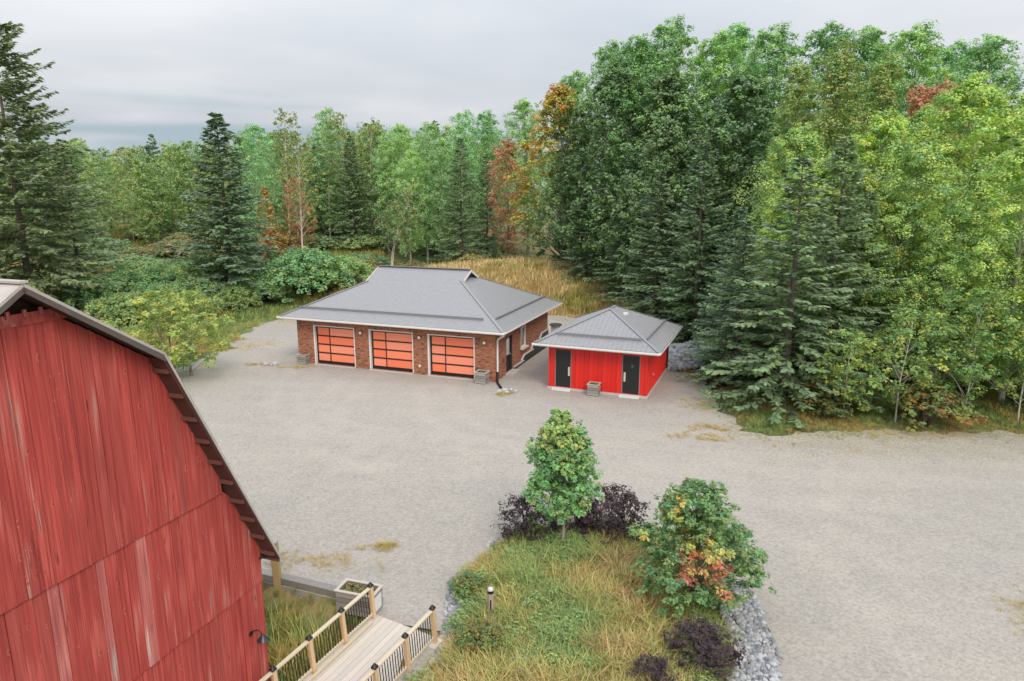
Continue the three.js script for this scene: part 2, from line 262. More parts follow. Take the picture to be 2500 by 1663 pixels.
  scatter('verge_grass', 'short green and straw grass fringing the far gravel edge', 'grass', tuftGeo(14, 0.35, 0.22, 0.014, 12, 0.8), vs, (x, z, r) => { const n = fbm(x * 0.4, z * 0.4, 3, 81); return vary(x > -10 ? mixc(OCHRE, STRAW, r()) : n > -0.05 ? mixc(GREEN, LIME, r()) : mixc(LIME, OCHRE, r()), r, 0.4); });
  // edge of the wood at right
  const es = [];
  for (let k = 0; k < 17000; k++) { const x = 9 + GR() * 26, z = -25.4 - Math.pow(GR(), 1.5) * 9.5; const s = sdist(yardEdge, x, z); if (s < -1.3 || (s < 0 && GR() < 0.55 - 0.35 * s + fbm(x * 0.8, z * 0.8, 3, 71) * 1.6)) continue; es.push([x, z, (0.3 + 0.8 * GR()) * lerp(0.22, 1, sst(s, -0.5, 3.6)), s < 0 ? 0.012 : undefined]); }
  scatter('wood_edge_grass', 'ochre and green grass along the edge of the right-hand wood', 'grass', tuftGeo(16, 0.48, 0.24, 0.011, 9, 0.9), es, (x, z, r) => { const n = fbm(x * 0.5, z * 0.5, 3, 91); return vary(n > 0.02 ? mixc(GREEN, LIME, r()) : mixc(r() < 0.5 ? BROWN : OCHRE, LIME, r() * 0.8), r, 0.5); });
  // field at left and verge left of the garage
  const fs = [];
  for (let k = 0; k < 24000; k++) { const d = 36 + Math.pow(GR(), 0.9) * 84, x = -(0.19 + 0.62 * GR()) * d, z = -d; if (sdist(yardEdge, x, z) < 0.05 && d < 60) continue; if (x > -14 && z > -56) continue; fs.push([x, z, (0.6 + 0.7 * GR() + d * 0.004) * (d < 60 ? lerp(0.35, 1, sst(sdist(yardEdge, x, z), 0.3, 5)) : 1)]); }
  scatter('field_grass', 'rough green and tawny grass of the open field at left', 'grass', tuftGeo(12, 0.6, 0.35, 0.025, 10, 0.6), fs, (x, z, r) => { const n = fbm(x * 0.13, z * 0.13, 3, 61) + 0.05; return vary(n > 0.0 ? mixc(GREEN, LIME, r()) : n > -0.12 ? mixc(LIME, OCHRE, r()) : mixc(OCHRE, [0.46, 0.33, 0.17], r()), r, 0.35); });
}

// ---------------------------------------------------------------- materials for the buildings
const mWhite = std(lin(0.74, 0.73, 0.71), 0.5), mBlack = std(lin(0.012, 0.012, 0.013), 0.45), mConcrete = std(lin(0.5, 0.49, 0.47), 0.9), mSoffit = std(lin(0.5, 0.49, 0.48), 0.8), mGutter = std(lin(0.42, 0.43, 0.45), 0.45, { metalness: 0.1 });
const roofNoise = tex(512, 512, (i, j) => { const n = tileNoise(i / 32, j / 32, 16, 16, 2), f = hash(i, j), v = 1 + 0.10 * n + 0.05 * (f - 0.5); return [S(0.295 * v), S(0.295 * v), S(0.308 * v)]; }, true, 0.25, 0.25);
const mRoof = std(0xffffff, 0.42, { map: roofNoise, metalness: 0.15 });
const mRail2 = std(lin(0.24, 0.24, 0.255), 0.5, { metalness: 0.2 });
const mSnow = std(lin(0.16, 0.16, 0.17), 0.5, { metalness: 0.2 });
const brick = (() => {
  const W = 1024, H = 1024, bw = 0.215, bh = 0.0714, tile = 12 * bw; // 2.58 m across, 36 courses
  const at = (i, j) => { const x = (i / W) * tile, y = (j / H) * 36 * bh, row = Math.floor(y / bh), o = row % 2 ? bw / 2 : 0, col = Math.floor((x + o) / bw) % 12, fx = (x + o) / bw - Math.floor((x + o) / bw), fy = y / bh - row; return { row, col, m: fx < 0.05 || fy < 0.15, h: hash(row * 31 + col, 7), h2: hash(row * 17 + col, 91) }; };
  const map = tex(W, H, (i, j) => { const b = at(i, j), f = hash(i, j), n = tileNoise(i / 64, j / 64, 16, 16, 8) * 0.12; if (b.m) return S3(0.27 + n, 0.21 + n, 0.17 + n); const k = 0.72 + 0.55 * b.h + n + 0.18 * (f - 0.5); return b.h2 < 0.14 ? S3(0.15 * k, 0.062 * k, 0.045 * k) : S3(0.37 * k, (0.118 + 0.03 * b.h2) * k, 0.066 * k); }, true, 1 / tile, 1 / (36 * bh));
  const bump = tex(W, H, (i, j) => { const b = at(i, j), v = b.m ? 0.2 : 0.75 + 0.25 * b.h; return [v, v, v]; }, false, 1 / tile, 1 / (36 * bh));
  return std(0xffffff, 0.9, { map, bumpMap: bump, bumpScale: 0.006 });
})();

// a roof slope: flat sheet with raised ribs that run up the slope; poly is coplanar, [x,y,z] corners in order, the first edge is the eave
function slopeGeo(poly, spacing, ribH, ribW) {
  const v = poly.map((p) => new THREE.Vector3(...p)), e = v[1].clone().sub(v[0]).normalize(), nrm = e.clone().cross(v[2].clone().sub(v[1])).normalize();
  if (nrm.y < 0) nrm.negate();
  const up = nrm.clone().cross(e); if (up.y < 0) up.negate();
  const pts = v.map((q) => { const d = q.clone().sub(v[0]); return [d.dot(e), d.dot(up)]; });
  const P = [], U = [], I = [], put = (a, b, h) => { const q = v[0].clone().addScaledVector(e, a).addScaledVector(up, b).addScaledVector(nrm, h); P.push(q.x, q.y, q.z); U.push(a, b); return P.length / 3 - 1; };
  const top = pts.map(([a, b]) => put(a, b, 0)), bot = pts.map(([a, b]) => put(a, b, -0.04));
  for (const t of THREE.ShapeUtils.triangulateShape(pts.map(([a, b]) => new THREE.Vector2(a, b)), [])) { I.push(top[t[0]], top[t[1]], top[t[2]], bot[t[0]], bot[t[2]], bot[t[1]]); }
  for (let k = 0; k < pts.length; k++) { const n = (k + 1) % pts.length; I.push(top[k], bot[k], top[n], top[n], bot[k], bot[n]); }
  const lo = Math.min(...pts.map((q) => q[0])), hi = Math.max(...pts.map((q) => q[0]));
  for (let a = lo + spacing * 0.6; a < hi - 0.1; a += spacing) {
    const ys = []; for (let k = 0; k < pts.length; k++) { const p = pts[k], q = pts[(k + 1) % pts.length]; if ((p[0] <= a) !== (q[0] <= a)) ys.push(p[1] + ((a - p[0]) / (q[0] - p[0])) * (q[1] - p[1])); }
    if (ys.length < 2) continue; const y0 = Math.min(...ys) + 0.01, y1 = Math.max(...ys) - 0.05; if (y1 - y0 < 0.1) continue;
    const w = ribW / 2, q = [put(a - w, y0, 0.001), put(a - w * 0.4, y0, ribH), put(a + w * 0.4, y0, ribH), put(a + w, y0, 0.001), put(a - w, y1, 0.001), put(a - w * 0.4, y1, ribH), put(a + w * 0.4, y1, ribH), put(a + w, y1, 0.001)];
    for (let k = 0; k < 3; k++) I.push(q[k], q[k + 1], q[k + 4], q[k + 1], q[k + 5], q[k + 4]); I.push(q[0], q[1], q[2], q[0], q[2], q[3]);
  }
  const g = new THREE.BufferGeometry(); g.setAttribute('position', new THREE.Float32BufferAttribute(P, 3)); g.setAttribute('uv', new THREE.Float32BufferAttribute(U, 2)); g.setIndex(I);
  const f = g.toNonIndexed(); f.computeVertexNormals(); return f;
}
function bar(a, b, w, h) { // a beam between two points
  const A = new THREE.Vector3(...a), B = new THREE.Vector3(...b), L = A.distanceTo(B), g = new THREE.BoxGeometry(w, h, L), m = new THREE.Matrix4().lookAt(A, B, Math.abs(B.y - A.y) / L > 0.95 ? new THREE.Vector3(1, 0, 0) : new THREE.Vector3(0, 1, 0)); m.setPosition(A.clone().add(B).multiplyScalar(0.5)); g.applyMatrix4(m); return g;
}
function wallShape(w, h, holes, t) { const s = new THREE.Shape([new THREE.Vector2(0, 0), new THREE.Vector2(w, 0), new THREE.Vector2(w, h), new THREE.Vector2(0, h)]); for (const [x0, x1, y0, y1] of holes) s.holes.push(new THREE.Path([new THREE.Vector2(x0, y0), new THREE.Vector2(x1, y0), new THREE.Vector2(x1, y1), new THREE.Vector2(x0, y1)])); return new THREE.ExtrudeGeometry(s, { depth: t, bevelEnabled: false }); }

// ---------------------------------------------------------------- brick garage
{
  const W = 12.645, D = 9.34, o = 0.68, he = 2.86, hr = 5.39, r0 = 3.58, r1 = 9.54, pitch = (hr - he) / (D / 2 + o);
  const G = thing('brick_garage', 'brick garage with grey hip roof and three coral panelled doors', 'garage', [-0.874, 0.012, -35.46], -TH);
  // local: x from -W (left) to 0 (right), z 0 (front) to -D (back)
  const doors = [[1.137, 3.939], [4.882, 7.707], [8.608, 11.434]], dh = 2.36;
  let g = wallShape(W, he - 0.06, doors.map(([a, b]) => [a, b, 0.04, dh]), 0.24); g.translate(-W, 0, -0.24); part('front_wall', g, brick, G);
  g = wallShape(D - 0.48, he - 0.06, [[1.583 - 0.24, 2.592 - 0.24, 0.08, 2.12], [4.02 - 0.24, 4.92 - 0.24, 1.0, 2.25]], 0.24); g.rotateY(Math.PI / 2); g.translate(-0.24, 0, -0.24); part('side_wall', g, brick, G);
  g = wallShape(D - 0.48, he - 0.06, [], 0.24); g.rotateY(Math.PI / 2); g.translate(-W, 0, -0.24); part('side_wall', g, brick, G);
  g = wallShape(W, he - 0.06, [], 0.24); g.translate(-W, 0, -D); part('back_wall', g, brick, G);
  part('floor_slab', box(W - 0.5, 0.03, D - 0.5, -W / 2, 0.02, -D / 2), mConcrete, G);
  const panelTones = [[0.94, 0.215, 0.095], [0.95, 0.255, 0.13], [0.92, 0.19, 0.08], [0.96, 0.29, 0.18]].map((c) => new THREE.MeshPhysicalMaterial({ color: lin(...c), roughness: 0.3, clearcoat: 1, clearcoatRoughness: 0.04 }));
  doors.forEach(([a, b], di) => {
    const x0 = -W + a, x1 = -W + b, d = new THREE.Group(); d.name = 'garage_door'; G.add(d);
    // white trim set into the opening
    for (const [nm, q] of [['door_trim', box(0.09, dh - 0.04, 0.26, x0 + 0.046, dh / 2 + 0.022, -0.125)], ['door_trim', box(0.06, dh - 0.04, 0.26, x1 - 0.031, dh / 2 + 0.022, -0.125)], ['door_trim', box(b - a - 0.16, 0.06, 0.26, (x0 + x1) / 2 + 0.015, dh - 0.032, -0.125)]]) part(nm, q, mWhite, G);
    part('threshold', box(b - a - 0.004, 0.05, 0.42, (x0 + x1) / 2, 0.014, -0.05), mConcrete, G);
    const l = x0 + 0.095, r = x1 - 0.065, w = r - l, bt = 0.05, tp = dh - 0.07, hh = tp - bt, z = -0.17, fr = [];
    fr.push(box(0.09, hh, 0.05, l + 0.045, bt + hh / 2, z), box(0.06, hh, 0.05, r - 0.03, bt + hh / 2, z), box(w - 0.15, 0.13, 0.05, (l + r) / 2 + 0.015, bt + 0.065, z), box(w - 0.15, 0.05, 0.05, (l + r) / 2 + 0.015, tp - 0.025, z));
    const ih = hh - 0.18, rows = 4, xl = l + 0.09, xr = r - 0.06, xm = xl + (xr - xl) * 0.33;
    for (let k = 1; k < rows; k++) fr.push(box(xr - xl, 0.075, 0.052, (xl + xr) / 2, bt + 0.13 + (ih * k) / rows, z));
    for (let k = 0; k < rows; k++) fr.push(box(0.055, ih / rows - 0.076, 0.05, xm, bt + 0.13 + (ih * (k + 0.5)) / rows, z));
    part('door_frame', mergeGeometries(fr), mBlack, d);
    for (let k = 0; k < rows; k++) for (const [p, q] of [[xl, xm - 0.0275], [xm + 0.0275, xr]]) { const m = part('panel', box(q - p - 0.004, ih / rows - 0.079, 0.016, (p + q) / 2, bt + 0.13 + (ih * (k + 0.5)) / rows, z - 0.004), panelTones[Math.floor(hash(di * 10 + k, p > xm ? 3 : 8) * 4)], d); m.rotation.set(0, 0, 0); }
  });
  part('interior_partition', box(W - 1, 2.5, 0.1, -W / 2, 1.28, -1.6), std(lin(0.2, 0.19, 0.18), 0.9), G);
  // small lamps on the piers
  for (const u of [4.41, 8.16, 12.04]) { const L = new THREE.Group(); L.name = 'wall_lamp'; G.add(L); part('lamp_bracket', box(0.07, 0.14, 0.05, -W + u, 2.13, 0.026), mBlack, L); const q = new THREE.SphereGeometry(0.085, 12, 8); q.translate(-W + u, 2.13, 0.12); part('lamp_globe', q, std(lin(0.82, 0.8, 0.74), 0.3), L); }
  part('wall_outlet', box(0.1, 0.14, 0.05, -W + 8.1, 0.5, 0.026), mWhite, G);
  // side door, window
  { const z = -(1.583 + 2.592) / 2, d = new THREE.Group(); d.name = 'side_door'; G.add(d);
    part('door_leaf', box(0.05, 1.96, 0.9, -0.12, 1.08, z), mBlack, d); part('door_glass', box(0.012, 0.95, 0.52, -0.088, 1.5, z + 0.03), new THREE.MeshPhysicalMaterial({ color: lin(0.55, 0.57, 0.6), roughness: 0.12, clearcoat: 1 }), d); part('door_handle', box(0.05, 0.03, 0.12, -0.07, 1.02, z - 0.36), mGutter, d);
    part('door_jamb', mergeGeometries([box(0.2, 2.03, 0.05, -0.11, 1.1, -1.61), box(0.2, 2.03, 0.05, -0.11, 1.1, -2.565), box(0.2, 0.05, 0.9, -0.11, 2.09, z)]), std(lin(0.05, 0.045, 0.045), 0.5), G);
    part('door_step', box(0.5, 0.1, 1.15, 0.25, 0.05, z), mConcrete, G); }
  { const z = -4.47, d = new THREE.Group(); d.name = 'window'; G.add(d);
    part('window_frame', mergeGeometries([box(0.12, 1.25, 0.07, -0.06, 1.625, -4.056), box(0.12, 1.25, 0.07, -0.06, 1.625, -4.884), box(0.12, 0.07, 0.76, -0.06, 2.214, z), box(0.12, 0.07, 0.76, -0.06, 1.036, z)]), mWhite, d);
    part('pane', box(0.012, 1.11, 0.755, -0.09, 1.625, z), new THREE.MeshPhysicalMaterial({ color: lin(0.02, 0.025, 0.025), roughness: 0.06, clearcoat: 1 }), d);
    part('window_sill', box(0.22, 0.1, 1.05, 0.06, 0.95, z), std(lin(0.62, 0.58, 0.52), 0.8), d); }
  part('meter_box', box(0.09, 0.2, 0.14, 0.046, 0.95, -1.05), std(lin(0.2, 0.06, 0.045), 0.7), G);
  // stepped dark foundation along the right side with a pale cap
  { const steps = [[2.75, 4.45, 0.14], [4.45, 6.2, 0.46], [6.2, 7.9, 0.78], [7.9, 9.33, 1.14]];
    steps.forEach(([a, b, h], k) => { part('foundation_panel', box(0.06, h, b - a - 0.002, 0.032, h / 2, -(a + b) / 2), mBlack, G); part('foundation_cap', box(0.1, 0.06, b - a, 0.052, h + 0.031, -(a + b) / 2), mConcrete, G); if (k) { const p = steps[k - 1][2]; part('foundation_cap', bar([0.056, p + 0.09, -(a - 0.42)], [0.056, h + 0.03, -(a + 0.02)], 0.09, 0.06), mConcrete, G); part('foundation_panel', bar([0.03, p + 0.02, -(a - 0.3)], [0.03, h - 0.06, -(a + 0.02)], 0.05, 0.18), mBlack, G); } }); }
  // roof
  const hg = he + pitch * (r0 + o), hl = he + pitch * (W - r1 + o), lw = W - r1, y = (h) => h + 0.02;
  const FL = [-W - o, y(he), o], FR = [o, y(he), o], BR = [o, y(he), -D - o], BL = [-W - o, y(he), -D - o];
  const ov = 0.18; // the ridge roof runs past the gablets
  const frontPoly = [FL, FR, [-r0, y(hg), -r0], [-r0 + ov, y(hr) - 0.0 - pitch * (D / 2 - r0), -r0], [-r0 + ov, y(hr), -D / 2], [-r1 - ov, y(hr), -D / 2], [-r1 - ov, y(hl), -lw], [-r1, y(hl), -lw]];
  const roof = new THREE.Group(); roof.name = 'roof'; G.add(roof);
  part('roof_slope', slopeGeo(frontPoly, 0.305, 0.006, 0.04), mRoof, roof);
  const mir = (p) => [p[0], p[1], -D - p[2]]; part('roof_slope', slopeGeo(frontPoly.map(mir), 0.305, 0.006, 0.04), mRoof, roof);
  part('roof_slope', slopeGeo([FR, BR, [-r0, y(hg), -D + r0], [-r0, y(hg), -r0]], 0.305, 0.006, 0.04), mRoof, roof);
  part('roof_slope', slopeGeo([BL, FL, [-r1, y(hl), -lw], [-r1, y(hl), -D + lw]], 0.305, 0.006, 0.04), mRoof, roof);
  const gab = (x, hb, z0, z1) => { const s = new Bag(false); const dx = 0.0; s.tri([x + dx, hb, z0], [x + dx, hb, z1], [x + dx, y(hr) - 0.05, -D / 2], [0, 0, 0]); s.tri([x + dx, hb, z1], [x + dx, hb, z0], [x + dx - 0.03, y(hr) - 0.05, -D / 2]); return s.build(true); };
  part('gablet', gab(-r0 - 0.05, y(hg) - 0.05, -r0 - 0.05, -D + r0 + 0.05), std(lin(0.1, 0.1, 0.1), 0.8), roof); part('gablet', gab(-r1 + 0.05, y(hl) - 0.05, -lw - 0.05, -D + lw + 0.05), std(lin(0.1, 0.1, 0.1), 0.8), roof);
  for (const [xx, zz, h] of [[-r0 + ov + 0.012, -r0, hg], [-r1 - ov - 0.012, -lw, hl]]) for (const q of [zz, -D - zz]) part('gablet_trim', bar([xx, y(h) - 0.06, q], [xx, y(hr) - 0.06, -D / 2], 0.03, 0.13), mWhite, roof);
  part('ridge_cap', bar([-r1 - ov, y(hr) + 0.03, -D / 2], [-r0 + ov, y(hr) + 0.03, -D / 2], 0.28, 0.03), mSnow, roof);
  for (const [a, b] of [[FR, [-r0, y(hg), -r0]], [BR, [-r0, y(hg), -D + r0]], [FL, [-r1, y(hl), -lw]], [BL, [-r1, y(hl), -D + lw]]]) part('hip_cap', bar([a[0], a[1] + 0.02, a[2]], [b[0], b[1] + 0.02, b[2]], 0.16, 0.025), mRoof, roof);
  // snow rails
  const sy = (d) => y(he) + pitch * d + 0.09;
  part('snow_rail', bar([-W + 0.15, sy(0.85), o - 0.85], [-0.75, sy(0.85), o - 0.85], 0.07, 0.08), mRail2, roof);
  part('snow_rail', bar([o - 0.85, sy(0.85), -0.55], [o - 0.85, sy(0.85), -D - 0.1], 0.07, 0.08), mRail2, roof);
  // fascia, gutter, soffit
  const fa = [[box(W + 2 * o, 0.15, 0.03, -W / 2, he - 0.055, o + 0.0)], [box(W + 2 * o, 0.15, 0.03, -W / 2, he - 0.055, -D - o)], [box(0.03, 0.15, D + 2 * o - 0.04, o, he - 0.055, -D / 2)], [box(0.03, 0.15, D + 2 * o - 0.04, -W - o, he - 0.055, -D / 2)]];
  for (const [q] of fa) part('fascia', q, mWhite, roof);
  part('gutter', rbox(W + 2 * o + 0.2, 0.11, 0.11, -W / 2, he - 0.03, o + 0.075, 0.02), mWhite, roof);
  part('gutter', rbox(0.11, 0.11, D + 2 * o - 0.05, o + 0.075, he - 0.03, -D / 2 - 0.02, 0.02), mWhite, roof);
  part('gutter_channel', box(W + 2 * o, 0.01, 0.07, -W / 2, he + 0.029, o + 0.077), mSnow, roof); part('gutter_channel', box(0.07, 0.01, D + 2 * o - 0.1, o + 0.077, he + 0.029, -D / 2 - 0.02), mSnow, roof);
  for (const [w, d, x, z] of [[W + 2 * o - 0.06, o - 0.03, -W / 2, o / 2], [W + 2 * o - 0.06, o - 0.03, -W / 2, -D - o / 2], [o - 0.03, D - 0.02, o / 2, -D / 2], [o - 0.03, D - 0.02, -W - o / 2, -D / 2]]) part('soffit', box(w, 0.02, d, x, he - 0.09, z), mSoffit, roof);
  // downspout on the front right corner with a black hose
  const ds = new THREE.CatmullRomCurve3([[o + 0.05, he - 0.08, o - 0.1], [o - 0.05, he - 0.2, o - 0.2], [0.12, he - 0.52, -0.05], [0.07, he - 0.75, -0.1], [0.07, 0.5, -0.1]].map((p) => new THREE.Vector3(...p)), false, 'catmullrom', 0.2);
  part('downspout', new THREE.TubeGeometry(ds, 24, 0.055, 8), mWhite, G);
  const hose = new THREE.CatmullRomCurve3([[0.07, 0.55, -0.1], [0.07, 0.25, -0.08], [0.2, 0.07, 0.25], [0.5, 0.06, 0.75], [0.75, 0.06, 1.15]].map((p) => new THREE.Vector3(...p)));
  part('drain_hose', new THREE.TubeGeometry(hose, 26, 0.065, 8), mBlack, G);
}

// ---------------------------------------------------------------- red shed
{
  const W = 5.09, D = 6.2, o = 0.6, he = 2.47, hr = 3.93, T = 0.375;
  const G = thing('red_shed', 'small red metal clad shed with grey hip roof and two black doors', 'shed', [6.64, 0.012, -32.44], -T);
  const reds = [[0.70, 0.02, 0.013], [0.66, 0.019, 0.012], [0.74, 0.025, 0.016]].map((c) => std(lin(...c), 0.42)), redTrim = std(lin(0.6, 0.03, 0.022), 0.45), dark = redTrim;
  const dr = [[0.33, 1.2], [3.82, 4.72]];
  part('slab', box(W + 0.12, 0.12, D + 0.12, -W / 2, 0.05, -D / 2), mConcrete, G);
  for (const [a, b] of dr) part('door_step', box(b - a + 0.1, 0.1, 0.3, -W + (a + b) / 2, 0.065, 0.205), std(lin(0.72, 0.71, 0.7), 0.85), G);
  // core walls behind the cladding
  let g = wallShape(W, he - 0.2, dr.map(([a, b]) => [a, b, 0.02, 2.1]), 0.1); g.translate(-W, 0.115, -0.14); part('front_wall', g, dark, G);
  part('side_wall', box(0.1, he - 0.2, D - 0.3, -0.09, 0.115 + (he - 0.2) / 2, -D / 2), dark, G); part('side_wall', box(0.1, he - 0.2, D - 0.3, -W + 0.09, 0.115 + (he - 0.2) / 2, -D / 2), dark, G); part('back_wall', box(W, he - 0.2, 0.1, -W / 2, 0.115 + (he - 0.2) / 2, -D + 0.09), redTrim, G);
  // ribbed cladding panels on the front and the right side, each a pan with a raised rib at its edge
  const pan = (w, h) => { const s = new THREE.Shape([[0, 0], [w - 0.075, 0], [w - 0.06, -0.03], [w - 0.018, -0.03], [w - 0.003, 0], [w - 0.003, 0.02], [0, 0.02]].map((p) => new THREE.Vector2(...p))); const e = new THREE.ExtrudeGeometry(s, { depth: h, bevelEnabled: false }); e.rotateX(-Math.PI / 2); return e; };
  let n = 0;
  const run = (x0, x1) => { const c = Math.max(1, Math.round((x1 - x0) / 0.245)), w = (x1 - x0) / c; for (let k = 0; k < c; k++) { const m = part('cladding_panel', pan(w, he - 0.24), reds[n++ % 3], G); m.position.set(-W + x0 + k * w, 0.118, -0.02); } };
  run(0.07, 0.33); run(1.2, 3.82); run(4.72, 5.02);
  for (const [a, b] of dr) { const q = part('cladding_panel', box(b - a - 0.01, 0.24, 0.03, -W + (a + b) / 2, he - 0.24, -0.02), redTrim, G); }
  const c = 24, w = (D - 0.14) / c; for (let k = 0; k < c; k++) { const m = part('cladding_panel', pan(w, he - 0.24), reds[(k + 1) % 3], G); m.rotation.y = Math.PI / 2; m.position.set(-0.02, 0.118, -0.07 - k * w); }
  for (let k = 0; k < c; k++) { const m = part('cladding_panel', pan(w, he - 0.24), reds[k % 3], G); m.rotation.y = -Math.PI / 2; m.position.set(-W + 0.02, 0.118, -D + 0.07 + k * w); }
  for (const [x, z] of [[-0.005, -0.005], [-W + 0.005, -0.005]]) part('corner_trim', box(0.09, he - 0.22, 0.09, x - Math.sign(x + 1) * 0.03, 0.12 + (he - 0.22) / 2, z - 0.03), redTrim, G);
  part('corner_trim', box(0.16, he - 0.2, 0.3, -0.02, 0.12 + (he - 0.2) / 2, -D + 0.1), std(lin(0.05, 0.012, 0.01), 0.6), G);
  // doors
  dr.forEach(([a, b], k) => { const d = new THREE.Group(); d.name = 'door'; G.add(d); const xm = -W + (a + b) / 2, wd = b - a;
    part('door_leaf', box(wd - 0.08, 2.0, 0.045, xm, 1.14, -0.1), std(lin(0.014, 0.017, 0.018), 0.4), d);
    part('door_frame', mergeGeometries([box(0.04, 2.05, 0.12, xm - wd / 2 + 0.02, 1.145, -0.08), box(0.04, 2.05, 0.12, xm + wd / 2 - 0.02, 1.145, -0.08), box(wd - 0.082, 0.04, 0.12, xm, 2.16, -0.08)]), std(lin(0.2, 0.2, 0.2), 0.5), d);
    part('push_plate', rbox(0.1, 0.48, 0.03, xm + (k ? -1 : 1) * (wd / 2 - 0.13), 0.98, -0.062, 0.01), std(lin(0.6, 0.55, 0.45), 0.45), d);
    if (k) part('door_emblem', box(0.1, 0.13, 0.008, xm + 0.05, 1.55, -0.073), std(lin(0.1, 0.12, 0.12), 0.5), d); });
  part('tap', mergeGeometries([box(0.05, 0.05, 0.1, 0.06, 0.95, -1.3), box(0.05, 0.1, 0.05, 0.1, 0.92, -1.3)]), std(lin(0.6, 0.25, 0.2), 0.5), G);
  // roof
  const roof = new THREE.Group(); roof.name = 'roof'; G.add(roof); const run0 = W / 2 + o, y = he + 0.02, ra = -run0 + o, zf = o - run0, zb = -D - o + run0;
  const FL = [-W - o, y, o], FR = [o, y, o], BR = [o, y, -D - o], BL = [-W - o, y, -D - o], A = [-W / 2, hr, zf], B = [-W / 2, hr, zb];
  for (const p of [[FL, FR, A], [FR, BR, B, A], [BR, BL, B], [BL, FL, A, B]]) part('roof_slope', slopeGeo(p, 0.24, 0.014, 0.05), mRoof, roof);
  for (const [p, q] of [[FL, A], [FR, A], [BL, B], [BR, B], [A, B]]) part('ridge_cap', bar([p[0], p[1] + 0.025, p[2]], [q[0], q[1] + 0.025, q[2]], 0.14, 0.02), mRoof, roof);
  const pt = (hr - y) / run0, sy = (d) => y + pt * d + 0.1;
  part('snow_rail', bar([-W - o + 0.95, sy(0.75), o - 0.75], [o - 0.95, sy(0.75), o - 0.75], 0.07, 0.08), mRail2, roof);
  part('snow_rail', bar([o - 0.75, sy(0.75), o - 0.95], [o - 0.75, sy(0.75), -D - o + 1.0], 0.07, 0.08), mRail2, roof);
  part('roof_vent', box(0.25, 0.12, 0.2, -W / 2 + 0.75, hr - 0.28, zf - 0.4), mWhite, roof);
  for (const q of [box(W + 2 * o, 0.13, 0.03, -W / 2, he - 0.065, o), box(W + 2 * o, 0.13, 0.03, -W / 2, he - 0.065, -D - o), box(0.03, 0.13, D + 2 * o - 0.04, o, he - 0.065, -D / 2), box(0.03, 0.13, D + 2 * o - 0.04, -W - o, he - 0.065, -D / 2)]) part('fascia', q, mWhite, roof);
  part('gutter', rbox(W + 2 * o + 0.2, 0.1, 0.1, -W / 2, he - 0.03, o + 0.07, 0.02), mWhite, roof); part('gutter', rbox(0.1, 0.1, D + 2 * o - 0.05, o + 0.07, he - 0.03, -D / 2 - 0.03, 0.02), mWhite, roof);
  part('gutter_channel', box(W + 2 * o, 0.01, 0.065, -W / 2, he + 0.024, o + 0.07), mSnow, roof); part('gutter_channel', box(0.065, 0.01, D + 2 * o - 0.1, o + 0.07, he + 0.024, -D / 2 - 0.03), mSnow, roof);
  part('soffit', box(W + 2 * o - 0.06, 0.02, D + 2 * o - 0.06, -W / 2, he - 0.085, -D / 2), mSoffit, roof);
}

